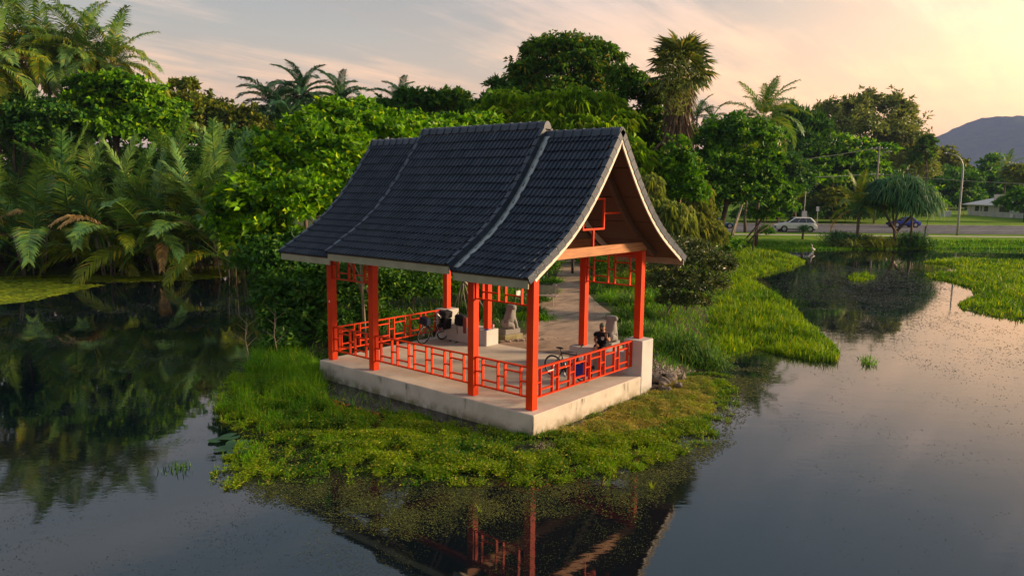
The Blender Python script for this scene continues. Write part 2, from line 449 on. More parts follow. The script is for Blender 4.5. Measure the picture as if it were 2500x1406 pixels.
LM['pand'] = leafmat('pandanus_blade', (.045, .115, .050), (.022, .065, .030), (.10, .16, .06), .5, .25, .6, .15, rnd=.5)
LM['fan'] = leafmat('fan_palm_blade', (.07, .095, .03), (.03, .052, .02), (.22, .19, .08), .4, .3, .5, .3, rnd=.5)
LM['grass'] = leafmat('marsh_grass_blade', (.120, .200, .006), (.030, .085, .006), (.25, .26, .03), .32, .45, rnd=.5)
LM['grassd'] = leafmat('tall_grass_blade', (.085, .19, .012), (.035, .115, .010), (.2, .25, .03), .6, .4, rnd=.5)
LM['herb'] = leafmat('floating_herb_leaf', (.150, .205, .014), (.036, .095, .010), (.33, .28, .07), .6, .35, rnd=.6)
LM['herbdark'] = leafmat('shaded_herb_leaf', (.05, .125, .014), (.025, .085, .012), (.16, .22, .03), .9, .3, rnd=.6)
LM['strawgrass'] = leafmat('flattened_dry_grass', (.27, .22, .055), (.13, .155, .03), (.40, .30, .13), 1.2, .3, .7, .15, rnd=.6)
LM['strappy'] = leafmat('strappy_leaf', (.055, .115, .020), (.025, .070, .016), (.17, .20, .06), 1.2, .3, .6, .12, rnd=.6)
LM['scum'] = leafmat('olive_brown_water_weed', (.050, .052, .016), (.024, .032, .012), (.12, .13, .03), 1.0, .1, .8, .2, rnd=.7)
LM['scumg'] = leafmat('yellow_green_duckweed', (.16, .19, .015), (.07, .11, .012), (.22, .24, .03), .5, .1, .7, .2, rnd=.5)
LM['fleck'] = leafmat('dark_floating_fleck', (.016, .024, .026), (.010, .014, .018), (.08, .08, .07), 1.0, .0, .7, .2, rnd=.6)
LM['litter'] = leafmat('leaf_litter', (.12, .08, .05), (.06, .045, .03), (.28, .22, .15), 1.5, .0, .8, .2, rnd=.7)

# ------------------------------------------------------------------ terrain, water
WZ = -.6
def pin(poly, X, Y):
    """point-in-polygon and distance to its edge, vectorised"""
    P = np.asarray(poly)[:, :2]; n = len(P); X = np.asarray(X, float); Y = np.asarray(Y, float)
    ins = np.zeros(X.shape, bool); dist = np.full(X.shape, 1e9)
    for i in range(n):
        x1, y1 = P[i]; x2, y2 = P[(i+1) % n]
        c = ((y1 > Y) != (y2 > Y))
        with np.errstate(divide='ignore', invalid='ignore'):
            xi = (x2-x1)*(Y-y1)/(y2-y1+1e-12)+x1
        ins ^= c & (X < xi)
        dx, dy = x2-x1, y2-y1; L = dx*dx+dy*dy+1e-9
        t = np.clip(((X-x1)*dx+(Y-y1)*dy)/L, 0, 1)
        dist = np.minimum(dist, np.hypot(X-x1-t*dx, Y-y1-t*dy))
    return ins, dist
def poly(pts, z=WZ): return np.array([on(px, py, z)[:2] for px, py in pts])

MARSH_A = poly([(1700, 905), (1745, 887), (1800, 866), (1850, 853), (1900, 866), (1990, 884), (2045, 884), (2052, 860), (2000, 812), (1962, 780), (1940, 757), (1900, 724), (1850, 697), (1822, 684), (1860, 668), (1925, 655), (1965, 641), (1930, 627), (1850, 614), (1805, 606), (1780, 640), (1745, 700), (1700, 800)])
MARSH_B = poly([(2248, 642), (2330, 633), (2420, 636), (2640, 646), (2760, 860), (2500, 784), (2430, 774), (2345, 754), (2338, 742), (2378, 722), (2372, 706), (2330, 690), (2268, 680), (2262, 672), (2330, 664), (2345, 658), (2300, 645)])
MARSH_C = poly([(2068, 680), (2080, 673), (2110, 671), (2134, 676), (2134, 683), (2100, 687), (2076, 686)])
LAND_PX = [(-900, 690), (-300, 678), (0, 676), (150, 672), (300, 665), (480, 654), (560, 646), (640, 700), (655, 760), (690, 860), (730, 900), (800, 880), (1000, 900), (1500, 900), (1560, 925), (1650, 928), (1705, 905), (1745, 870), (1770, 780), (1790, 700), (1800, 650), (1800, 618), (1815, 606), (1900, 607), (2020, 606), (2100, 607), (2200, 607), (2262, 605), (2400, 604), (2700, 607), (3300, 616)]
_l = [on(px, py, WZ)[:2] for px, py in LAND_PX]
LAND = np.array(_l+[frd(9000, 110)[:2], frd(9000, 9000)[:2], frd(-9000, 9000)[:2], frd(-9000, 50)[:2]])
PATH_PX = [(1190, 870), (1217, 838), (1292, 812), (1312, 782), (1312, 745), (1335, 715), (1352, 690), (1362, 665), (1368, 645), (1395, 628), (1425, 628), (1415, 650), (1420, 680), (1436, 716), (1462, 742), (1490, 762), (1505, 800), (1500, 838), (1440, 860), (1383, 880)]
PATH = np.array([on(px, py, 0)[:2] for px, py in PATH_PX])
def hash2(x, y, s): return np.sin(x*s*1.7+2.1*np.sin(y*s*1.1+.3))*np.cos(y*s*1.3+1.7*np.sin(x*s*.9))
def height(x, y):
    ins, dist = pin(LAND, x, y)
    r, d = rd(x, y)
    far = np.clip((d-84)/12, 0, 1)
    shore = np.clip(dist*.30, 0, .58)
    h = np.where(ins, WZ-.04+shore+.02, WZ-.05-np.clip(dist*.25, 0, .9))
    h = h+np.where(ins & (dist > 1), .03*hash2(x, y, .7), 0)
    farz = -.02+.10*far+np.clip((d-128)*.016, 0, .9)
    h = np.where(ins & (d > 84) & (r > 12), np.minimum(h+.1*far, farz), h)
    h = np.where(ins & (d > 96) & (r > 5), farz, h)
    pi, pd = pin(PATH, x, y)
    h = np.where(pi | (pd < 1.2), np.where(pi, -.035, h*(pd/1.2)+(-.035)*(1-np.clip(pd/1.2, 0, 1))), h)
    # gravel heap beside the right-hand pedestal
    gx, gy = on(1625, 893, -.1)[:2]
    h = h+.22*np.exp(-((x-gx)**2+(y-gy)**2)/1.1)*ins
    # under the pavilion the ground stays below the slab
    near = (x > -.3) & (x < 5.99) & (y > -.3) & (y < 9.3)
    h = np.where(near, np.minimum(h, -.75), h)
    for mp in (MARSH_A, MARSH_B, MARSH_C):
        mi, md = pin(mp, x, y)
        h = np.where(mi & (h < -.56), -.64+np.clip(md*.1, 0, .06), h)
    return h
# one sheet, fine near the pavilion and coarse towards the horizon
def axis(n, a, far): 
    t = np.linspace(-1, 1, n); return a*t+far*np.sign(t)*np.abs(t)**7
ux = axis(520, 62, 6300)+14; uy = axis(520, 62, 6300)+14
GX, GY = np.meshgrid(ux, uy, indexing='ij')
GZ = height(GX, GY)
n = len(ux); idx = np.arange(n*n).reshape(n, n)
Fq = np.stack([idx[:-1, :-1], idx[1:, :-1], idx[1:, 1:], idx[:-1, 1:]], -1).reshape(-1, 4)
def ground_mat():
    m, g, out = newmat('ground_soil_and_grass')
    wp = g.n('ShaderNodeNewGeometry').outputs['Position']
    n1 = g.noise(wp, .5, 6, .65); n2 = g.noise(wp, 6, 5, .7)
    soil = g.mix(g.maprange(n2, .35, .7), (.050, .040, .026), (.10, .078, .05))
    moss = g.mix(g.maprange(n2, .3, .7), (.030, .060, .012), (.060, .095, .018))
    near = g.mix(g.maprange(n1, .42, .6), soil, moss)
    lawn = g.mix(g.maprange(g.noise(g.mapping(wp, scale=(.35, .35, 1)), 1.0, 5, .65), .35, .65), (.16, .26, .006), (.085, .18, .006))
    lawn = g.mix(g.maprange(g.noise(wp, 2.2, 6, .75), .48, .7), lawn, (.16, .20, .02))
    dd = g.n('ShaderNodeVectorMath', operation='DOT_PRODUCT'); g.link(wp, dd.inputs[0]); dd.inputs[1].default_value = (FH[0], FH[1], 0)
    far = g.maprange(g.math('SUBTRACT', dd.outputs['Value'], float(CAM[:2]@FH)), 70, 82)
    rr = g.n('ShaderNodeVectorMath', operation='DOT_PRODUCT'); g.link(wp, rr.inputs[0]); rr.inputs[1].default_value = (RH[0], RH[1], 0)
    rgt = g.maprange(g.math('SUBTRACT', rr.outputs['Value'], float(CAM[:2]@RH)), 4, 12)
    col = g.mix(g.math('MULTIPLY', far, rgt), near, lawn)
    b = principled(g, col, .95, .1, 0, g.bump(g.noise(wp, 14, 5, .75), .7, .06)); g.link(b.outputs[0], out.inputs[0]); return m
M['ground'] = ground_mat()
tag(link('ground', mesh_np('ground', np.stack([GX, GY, GZ], -1), Fq, M['ground'], True)), 'dark soil banks and far lawn round the pond', kind='structure')

def water_mat():
    m, g, out = newmat('pond_water')
    wp = g.n('ShaderNodeNewGeometry').outputs['Position']
    rot = g.mapping(wp, rot=(0, 0, YAW), scale=(1.0, 1.0, 1.0))
    big = g.noise(g.mapping(rot, scale=(.25, .5, 1)), 1.0, 3, .5)
    rip = g.noise(g.mapping(rot, scale=(1.2, 3.2, 1)), 2.2, 3, .5)
    calm = g.maprange(g.noise(wp, .10, 3), .42, .60, .15, 1.0)
    h = g.math('ADD', g.math('MULTIPLY', big, .5), g.math('MULTIPLY', g.math('MULTIPLY', rip, calm), .12))
    # thin film of dust and weed over parts of the pond
    film = g.maprange(g.noise(wp, .16, 6, .65, dist=.6), .50, .66)
    spk = g.maprange(g.noise(wp, 7.5, 4, .8), .52, .60)
    k = g.math('MULTIPLY', g.math('MULTIPLY', film, spk), .35)
    col = g.mix(k, (.003, .0065, .009), (.050, .052, .034))
    rough = g.math('ADD', .025, g.math('MULTIPLY', k, .5))
    b = principled(g, col, rough, .5, 0, g.bump(h, .10, .10)); b.inputs['IOR'].default_value = 1.72
    g.link(b.outputs[0], out.inputs[0]); return m
M['water'] = water_mat()
wv = [frd(-260, -30, WZ), frd(320, -30, WZ), frd(320, 100, WZ), frd(-260, 100, WZ)]
tag(link('pond_water', mesh_np('pond_water', wv, np.array([[0, 1, 2, 3]]), M['water'])), 'still dark pond water reflecting the sky', kind='structure')

# ------------------------------------------------------------------ garden path, road, footpath
def sheet(name, pts, z, mat, label, follow=False, step=0.0):
    bm = bmesh.new(); vs = [bm.verts.new((p[0], p[1], z)) for p in pts]; f = bm.faces.new(vs)
    bmesh.ops.triangulate(bm, faces=[f]); bmesh.ops.recalc_face_normals(bm, faces=bm.faces)
    me = D.meshes.new(name); bm.to_mesh(me); bm.free(); me.materials.append(mat)
    o = link(name, me); return tag(o, label, kind='structure')
def path_mat():
    m, g, out = newmat('exposed_aggregate_path')
    wp = g.n('ShaderNodeNewGeometry').outputs['Position']
    n = g.noise(wp, .9, 6, .65); f = g.noise(wp, 30, 4, .8)
    col = g.mix(g.maprange(n, .35, .65), (.44, .31, .215), (.29, .20, .14))
    col = g.mix(g.math('MULTIPLY', g.maprange(f, .45, .65), .5), col, (.13, .10, .075))
    st = g.maprange(g.noise(g.mapping(wp, rot=(0, 0, .7), scale=(.5, 2.6, 1)), .7, 6, .75), .48, .64)
    col = g.mix(g.math('MULTIPLY', st, .7), col, (.12, .085, .055))  # dark streaks in the colour stand for sun and shade across the path
    b = principled(g, col, .9, .2, 0, g.bump(f, .4, .01)); g.link(b.outputs[0], out.inputs[0]); return m
M['path'] = path_mat()
sheet('garden_path', PATH, -.012, M['path'], 'pinkish gravel path curving away from the pavilion')
def asphalt():
    m, g, out = newmat('road_asphalt')
    wp = g.n('ShaderNodeNewGeometry').outputs['Position']
    n = g.noise(g.mapping(wp, rot=(0, 0, YAW), scale=(.05, .6, 1)), 1.0, 4, .6)
    col = g.mix(g.maprange(n, .35, .65), (.062, .060, .072), (.090, .086, .098))
    b = principled(g, col, .85, .25); g.link(b.outputs[0], out.inputs[0]); return m
M['asphalt'] = asphalt()
RZ = .10
def strip(name, d0, d1, z, mat, label, r0=5, r1=260, th=.12, kind='structure', slope=0.02):
    b = MB(); s = slope
    p = [frd(r0, d0+r0*s, z), frd(r1, d0+r1*s, z), frd(r1, d1+r1*s, z), frd(r0, d1+r0*s, z)]
    q = [x-np.array([0, 0, th]) for x in p]
    b.add(p+q, [(0, 1, 2, 3), (7, 6, 5, 4), (0, 4, 5, 1), (1, 5, 6, 2), (2, 6, 7, 3), (3, 7, 4, 0)])
    return tag(b.build(name, mat), label, kind=kind)
strip('road', 100.5, 124, .125, M['asphalt'], 'wide grey road running past the far side of the pond', th=.3)
strip('footpath', 94.3, 95.7, .10, M['slab'], 'narrow pale concrete footpath along the near side of the road', th=.2)
strip('kerb', 124, 124.4, .26, M['slab'], 'concrete kerb along the far side of the road', th=.3)
for d0, w in ((112.6, .18), (108.5, .15), (119.0, .15)):
    strip('road_marking', d0, d0+w, .130, M['white'], 'white painted line along the road', th=.004)

# ------------------------------------------------------------------ the pavilion
PAV = thing('pavilion', 'red-posted open pavilion with curved charcoal tiled roof standing in the pond', 'pavilion', (0, 0, 0))
XM = 3.04
plat = MB().box((0, 0, -1.3), (5.975, 9.03, 0)).build('platform', M['slab'], PAV, bevel=.02)
pm = MB(); ps = .22
POSTX = (.267, 5.59); POSTY = (.254, 2.329, 6.575, 8.682)
def post(x, y, z0, z1):
    b = MB().box((-.11, -.11, 0), (.11, .11, z1-z0)); o = b.build('post', M['red'], PAV, bevel=.006, loc=(x+.11, y+.11, z0)); return o
for y in POSTY: post(POSTX[0], y, 0.001, 3.83)
for y, z in zip(POSTY, (1.102, .575, .575, 1.102)): post(POSTX[1], y, z, 3.83)
MB().box((5.316, -.015, -1.25), (5.99, .645, 1.10)).build('pedestal', M['block'], PAV, bevel=.015)
MB().box((5.316, 8.43, -1.25), (5.99, 9.045, 1.10)).build('pedestal', M['block'], PAV, bevel=.015)
MB().box((5.32, .647, -.7), (5.99, 2.72, .573)).build('bench_wall', M['block'], PAV, bevel=.015)
MB().box((5.32, 6.40, -.7), (5.99, 8.428, .573)).build('bench_wall', M['block'], PAV, bevel=.015)

def lattice(p0, p1, z0, z1, nw, name='railing', wide=None, phase='N'):
    """flat-bar lattice between two points: narrow bays with one mid bar, wide bays with two"""
    p0 = np.array(p0, float); p1 = np.array(p1, float); L = np.linalg.norm(p1-p0); u = (p1-p0)/L
    ang = math.atan2(u[1], u[0])
    t = .034; dp = .082
    fr = MB()
    fr.box((0, -dp/2, z1-t), (L, dp/2, z1)); fr.box((0, -dp/2, z0), (L, dp/2, z0+t))
    fr.box((0, -dp/2, z0+t), (t, dp/2, z1-t)); fr.box((L-t, -dp/2, z0+t), (L, dp/2, z1-t))
    o = fr.build(name, M['red'], PAV, loc=(p0[0], p0[1], 0), rot=(0, 0, ang))
    k = nw*2+1; nar = L/(nw*2.15+(nw+1)); wid = nar*2.15
    x = 0; H = z1-z0
    up = MB().box((-t/2, -dp/2, z0+t), (t/2, dp/2, z1-t)).mesh('upright', M['red'])
    def bar(xa, xb, zz):
        MB().box((xa+t/2, -dp/2+.006, zz-t/2), (xb-t/2, dp/2-.006, zz+t/2)).build('crossbar', M['red'], o)
    for i in range(k):
        w = nar if i % 2 == 0 else wid
        if i > 0: link('upright', up, o, (x, 0, 0))
        xa = x+(t/2 if i == 0 else 0); xb = x+w-(t/2 if i == k-1 else 0)
        if i % 2 == 0: bar(xa, xb, z0+H*.5)
        else: bar(xa, xb, z0+H*.24); bar(xa, xb, z0+H*.76)
        x += w
    return o
a0, a1, a2, a3 = POSTY; xl = POSTX[0]+.11; xr = POSTX[1]+.11
lattice((xl, a1, 0), (xl, a0+ps, 0), .30, 1.12, 2)
lattice((xl, a2, 0), (xl, a1+ps, 0), .30, 1.12, 5)
lattice((xl, a3, 0), (xl, a2+ps, 0), .30, 1.12, 2)
lattice((POSTX[0]+ps, a0+.11, 0), (5.316, a0+.11, 0), .27, 1.085, 6)
lattice((POSTX[0]+ps, a3+.11, 0), (5.316, a3+.11, 0), .27, 1.085, 6)
for xx in (xl, xr):
    lattice((xx, a1, 0), (xx, a0+ps, 0), 2.70, 3.64, 2, 'upper_lattice')
    lattice((xx, a3, 0), (xx, a2+ps, 0), 2.70, 3.64, 2, 'upper_lattice')
# beams
for xx in (xl, xr):
    MB().box((xx-.05, a0+.02, 3.66), (xx+.05, a3+.2, 3.829)).build('wall_plate', M['red'], PAV)
for yy in (a0+.11, a1+.11, a2+.11, a3+.11):
    MB().box((.12, -.055, 3.832), (5.96, .055, 4.10)).build('tie_beam', M['beam'], PAV, loc=(0, yy, 0), bevel=.008)

# roof section ------------------------------------------------------
HP = np.array([(0, 7.27), (.24, 6.97), (.62, 6.44), (1.17, 5.72), (2.04, 4.85), (2.87, 4.24), (3.665, 3.745), (3.93, 3.60)])
PC = np.polyfit(HP[:, 0], HP[:, 1], 4)
hs = np.linspace(0, 3.93, 200); zs = np.polyval(PC, hs)
arc = np.concatenate([[0], np.cumsum(np.hypot(np.diff(hs), np.diff(zs)))])
def prof(s, off=0.0):
    """point at fraction s of the slope, moved off along the normal; also the slope direction"""
    a = s*arc[-1]; h = np.interp(a, arc, hs); z = np.interp(a, arc, zs)
    e = 1e-2; h2 = np.interp(min(a+e, arc[-1]), arc, hs); h1 = np.interp(max(a-e, 0), arc, hs)
    z2 = np.interp(min(a+e, arc[-1]), arc, zs); z1 = np.interp(max(a-e, 0), arc, zs)
    t = np.array([h2-h1, z2-z1]); t /= np.linalg.norm(t); nrm = np.array([-t[1], t[0]])
    q = np.array([h, z])+nrm*off
    return q, t, nrm
NR = 17; TW = .3125
def tile_mesh():
    us = [0, .10, .24, .62, .88]; xs = []; zz = []
    for k in range(2):
        for u in us: xs.append((k+u)*TW/2); zz.append({0: .050, .10: .050, .24: .004, .62: .010, .88: .002}[u])
    xs.append(TW); zz.append(.050); L = .345
    V = []
    for x, z in zip(xs, zz): V.append((x, 0, z-.004))
    for x, z in zip(xs, zz): V.append((x, L, z+.042))
    for x, z in zip(xs, zz): V.append((x, L+.001, z-.002))
    n = len(xs); F = []
    for i in range(n-1):
        F.append((i, i+1, n+i+1, n+i)); F.append((n+i, n+i+1, 2*n+i+1, 2*n+i))
    return np.array(V), np.array(F)
TV, TF = tile_mesh()
tile_me = mesh_np('tile', TV, TF, M['tile'])
def tile_frames(y0, y1, off, side):
    """matrix for every tile of one slope"""
    n = max(1, round((y1-y0-.16)/TW)); sx = (y1-y0-.16)/n/TW; out = []
    for i in range(NR):
        q, t, nr = prof(i/NR+.006, off); q2, _, _ = prof(min(1, (i+1)/NR+.006), off)
        dn2 = q2-q; L = np.linalg.norm(dn2); dn2 = dn2/L
        dn = np.array([side*dn2[0], 0, dn2[1]]); wd = np.array([0, -side, 0.]); nm = np.cross(wd, dn)
        sh = (i % 2)*TW*.25
        for k in range(n):
            yy = (y0+.08+k*TW*sx+sh*(1 if side < 0 else -1)) if side < 0 else (y1-.08-k*TW*sx-sh)
            o = np.array([XM+side*q[0], yy, q[1]])
            m = np.eye(4); m[:3, 0] = wd*sx; m[:3, 1] = dn*(L/.32); m[:3, 2] = nm; m[:3, 3] = o
            out.append(m)
    return out
ROOFS = [('front', -.495, 2.03, 0.0), ('mid', 2.02, 7.154, .185), ('rear', 7.145, 9.77, 0.0)]
single = []; rest = []
for nm_, y0, y1, off in ROOFS:
    L_ = tile_frames(y0, y1, off, -1); R_ = tile_frames(y0, y1, off, 1)
    rest += R_
    single += [(nm_, m) for m in L_]
single.sort(key=lambda t: ({'front': 0, 'mid': 1, 'rear': 2}[t[0]], t[1][1, 3]))
for nm_, m in single[:300]:
    o = link('tile', tile_me, PAV); m = m.copy(); m[:3, 3] += m[:3, 2]*random.uniform(0, .006)+m[:3, 1]*random.uniform(-.006, .006); o.matrix_basis = Matrix(m.tolist())
rest += [m for _, m in single[300:]]
V = np.concatenate([(m[:3, :3]@TV.T).T+m[:3, 3] for m in rest]); nV = len(TV)
F = np.concatenate([TF+nV*i for i in range(len(rest))])
tag(link('tile_field', mesh_np('tile_field', V, F, M['tile']), PAV), kind='stuff')

# deck, soffit panels, barge boards, verge tiles, ridge tiles
def swept(y0, y1, s0, s1, o_top, o_bot, n, side, off=0.0):
    b = MB(); vs = []
    for i in range(n+1):
        s = s0+(s1-s0)*i/n
        a, _, _ = prof(s, off+o_top); c, _, _ = prof(s, off+o_bot)
        if s0 == 0 and i == 0: a = np.array([0, a[1]+a[0]*1.3*(-1 if a[0] > 0 else 1)]) if False else a
        for y in (y0, y1):
            vs.append((XM+side*max(a[0], 0.0), y, a[1])); vs.append((XM+side*max(c[0], 0.0), y, c[1]))
    fs = []
    for i in range(n):
        k = 4*i
        fs += [(k, k+2, k+6, k+4), (k+1, k+5, k+7, k+3), (k, k+4, k+5, k+1), (k+2, k+3, k+7, k+6)]
    fs += [(0, 1, 3, 2), (4*n, 4*n+2, 4*n+3, 4*n+1)]
    return b.add(vs, fs)
for nm_, y0, y1, off in ROOFS:
    for side in (-1, 1):
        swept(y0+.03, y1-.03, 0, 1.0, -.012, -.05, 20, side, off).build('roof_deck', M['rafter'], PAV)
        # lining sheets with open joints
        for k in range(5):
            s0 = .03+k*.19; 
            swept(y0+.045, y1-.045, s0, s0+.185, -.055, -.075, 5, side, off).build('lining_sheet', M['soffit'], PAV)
        for end, (ya, yb) in enumerate(((y0, y0+.035), (y1-.035, y1))):
            swept(ya, yb, 0.0, 1.006, -.062, -.235, 24, side, off).build('barge_board', M['cream'], PAV)
        # eave board
        q, t, nr = prof(1.0, off)
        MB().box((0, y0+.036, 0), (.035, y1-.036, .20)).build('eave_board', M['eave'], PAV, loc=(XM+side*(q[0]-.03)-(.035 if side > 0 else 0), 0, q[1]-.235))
        # verge tiles: an angle over each gable edge, one per course
        for end in (0, 1):
            ye = y0 if end == 0 else y1; sg = 1 if end == 0 else -1
            for i in range(NR):
                q, t, nr = prof(i/NR, off); q2, _, _ = prof((i+1)/NR, off)
                dn2 = q2-q; L = np.linalg.norm(dn2); dn2 /= L
                dn = np.array([side*dn2[0], 0, dn2[1]]); wd = np.array([0, sg, 0.]); nm = np.array([-dn2[1]*side*1.0, 0, dn2[0]])
                b = MB(); z0, z1 = .028, .055
                def cross(y, za): return [(-.022, y, -.155+za), (-.022, y, .046+za), (.12, y, .046+za), (.12, y, .015+za), (0, y, .015+za), (0, y, -.155+za)]
                c0 = cross(-.004, 0.004); c1 = cross(L+.012, .026)
                vs = c0+c1; fs = [tuple(range(6)), tuple(range(11, 5, -1))]+[(k, k+6, (k+1) % 6+6, (k+1) % 6) for k in range(6)]
                vw = [np.array([XM+side*q[0], ye, q[1]])+wd*p[0]+dn*p[1]+np.array([side*(-dn2[1]), 0, dn2[0]])*p[2] for p in vs]
                b.add(vw, fs); b.build('verge_tile', M['tile'], PAV)
    # ridge tiles
    q, _, _ = prof(0, off); nrd = round((y1-y0)/.335); step = (y1-y0)/nrd
    cs = [(-.19, -.155), (-.12, .0), (-.05, .062), (.05, .062), (.12, .0), (.19, -.155)]
    for k in range(nrd):
        b = MB(); vs = []
        for (yy, sc) in ((0, 1.0), (step*.86, 1.0), (step*.86, 1.12), (step+.01, 1.12)):
            for (x, z) in cs: vs.append((x*sc, yy, (z-.02)*1.0+(sc-1)*.10))
        fs = []
        for j in range(3):
            for i in range(5): fs.append((j*6+i, j*6+i+1, j*6+i+7, j*6+i+6))
        fs += [(0, 1, 2, 3, 4, 5), tuple(range(23, 17, -1))]
        b.add(vs, fs).build('ridge_tile', M['tile'], PAV, loc=(XM, y0+k*step, q[1]+.015+off*.9))
# lead flashing where the front roof runs under the middle one
for side in (-1, 1):
    swept(1.80, 2.018, .035, .985, .075, .055, 40, side, 0.0).build('flashing', M['flash'], PAV, smooth=True)
    swept(7.157, 7.35, .035, .985, .075, .055, 40, side, 0.0).build('flashing', M['flash'], PAV, smooth=True)
    for yy in (a0+.11, a1+.11, a2+.11, a3+.11):
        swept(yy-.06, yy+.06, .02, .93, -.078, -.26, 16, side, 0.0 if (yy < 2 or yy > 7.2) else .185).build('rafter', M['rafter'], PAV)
# red square ornament hung in each gable
for yy in (a0+.11, a3+.11):
    b = MB(); t = .028
    x0, x1, z0, z1 = XM-.54, XM+.54, 4.56, 5.45
    b.box((x0, -t, z0), (x1, t, z0+.05)).box((x0, -t, z1-.05), (x1, t, z1)).box((x0, -t, z0+.05), (x0+.05, t, z1-.05)).box((x1-.05, -t, z0+.05), (x1, t, z1-.05))
    b.box((XM-.025, -t, 4.10), (XM+.025, t, z0)).box((XM-.025, -t, z1), (XM+.025, t, 6.55))
    b.box((x1, -t, 4.99), (XM+1.35, t, 5.04)).box((XM-1.35, -t, 4.99), (x0, t, 5.04))
    b.build('gable_ornament', M['red'], PAV, loc=(0, yy, 0))

# ------------------------------------------------------------------ foliage generators
def unit(v): return v/(np.linalg.norm(v, axis=-1, keepdims=True)+1e-9)
def rvec(n): return unit(rng.normal(size=(n, 3)))
def leaf_quads(P, Dv, Nv, ln, wd, fold=.25, droop=0.0):
    """a pointed leaf from P along Dv, facing Nv"""
    n = len(P); ln = np.broadcast_to(ln, (n,))[:, None]; wd = np.broadcast_to(wd, (n,))[:, None]
    S = unit(np.cross(Dv, Nv)); N2 = np.cross(S, Dv)
    mid = P+Dv*ln*.45
    A = P; B = mid+S*wd*.5+N2*ln*fold*.3; C = P+Dv*ln+np.array([0, 0, -1.])*ln*droop; E = mid-S*wd*.5+N2*ln*fold*.3
    V = np.stack([A, B, C, E], 1).reshape(-1, 3)
    F = (np.arange(n)[:, None]*4+np.array([0, 1, 2, 0, 2, 3])[None]).reshape(-1, 3)
    return V, F
def blob_points(blobs, n, shell=.55, clump=14, cr=.16, up=.35):
    """clump centres in the outer part of ellipsoids, then leaves round each; returns places and outward directions"""
    B = np.array([b[:6] for b in blobs], float); vol = (B[:, 3]*B[:, 4]*B[:, 5])**.67; pr = vol/vol.sum()
    nc = max(1, n//clump); w = rng.choice(len(B), nc, p=pr)
    d = rvec(nc); d[:, 2] = np.where(d[:, 2] < -.3, -d[:, 2]*rng.random(nc), d[:, 2])
    rr = shell+(1-shell)*rng.random(nc)**.6
    # lumpy outline
    lump = (1+.20*np.sin(d[:, 0]*5+w*1.7)*np.cos(d[:, 1]*6+w)+.14*np.sin(d[:, 2]*9+w*2.3+d[:, 0]*7))*np.where(rng.random(nc) < .10, rng.uniform(1.05, 1.32, nc), 1)
    c = B[w, :3]+d*B[w, 3:6]*(rr*lump)[:, None]
    R = B[w, 3:6].mean(1)
    k = np.repeat(np.arange(nc), clump)
    off = rvec(len(k))*(rng.random(len(k))[:, None]**.5)*(R[k]*cr)[:, None]*np.array([1.15, 1.15, .6])
    P = c[k]+off
    out = unit(d[k]*.7+off/(R[k]*cr+1e-6)[:, None]*.5+np.array([0, 0, up]))
    return P, out
def leafy_mesh(name, blobs, n, ln, wd, mat, shell=.55, clump=14, cr=.16, up=.35, droop=.15, dn=0.0, inner=None):
    P, out = blob_points(blobs, n, shell, clump, cr, up)
    m = len(P); D_ = unit(out*.5+rvec(m)*.75+np.array([0, 0, -dn])); N_ = unit(out+rvec(m)*.55)
    V, F = leaf_quads(P, D_, N_, ln*np.clip(rng.lognormal(-.05, .33, m), .45, 1.9), wd*np.clip(rng.lognormal(-.05, .28, m), .5, 1.7), .25, droop)
    return mesh_np(name, V, F, mat)
def blades_mesh(name, P, H, width, mat, lean=.35, seg=2, dirs=None, curve=.5):
    """thin bending blades standing at P"""
    n = len(P); H = np.broadcast_to(H, (n,)); width = np.broadcast_to(width, (n,))
    a = rng.random(n)*6.283; hd = np.stack([np.cos(a), np.sin(a), np.zeros(n)], 1) if dirs is None else dirs
    le = (lean*rng.random(n))[:, None]
    s = np.stack([-hd[:, 1], hd[:, 0], np.zeros(n)], 1); b = rng.random(n)*6.283
    s = unit(s*np.cos(b)[:, None]*.6+hd*np.sin(b)[:, None]*.6+s*.4)
    z = np.array([0, 0, 1.])
    p0 = P; p1 = P+(z*(1-le*.3)+hd*le*.5)*(H*.55)[:, None]; p2 = P+(z*(1-le*curve)+hd*le*1.25)*H[:, None]
    w = width[:, None]
    V = np.stack([p0-s*w*.5, p0+s*w*.5, p1-s*w*.42, p1+s*w*.42, p2], 1).reshape(-1, 3)
    k = np.arange(n)[:, None]*5
    F = (k+np.array([0, 1, 3, 0, 3, 2, 2, 3, 4])[None]).reshape(-1, 3)
    return mesh_np(name, V, F, mat)
def sample_poly(poly_, n, dens=None):
    P = np.asarray(poly_)[:, :2]; lo, hi = P.min(0), P.max(0); out = []; got = 0
    while got < n:
        q = lo+(hi-lo)*rng.random((n*2, 2)); ok, ds = pin(P, q[:, 0], q[:, 1])
        if dens is not None: ok = ok & (rng.random(len(q)) < dens(q[:, 0], q[:, 1], ds))
        out.append(q[ok]); got += ok.sum()
        if len(out) > 60: break
    return np.concatenate(out)[:n]
def ground_z(q): return height(q[:, 0], q[:, 1])

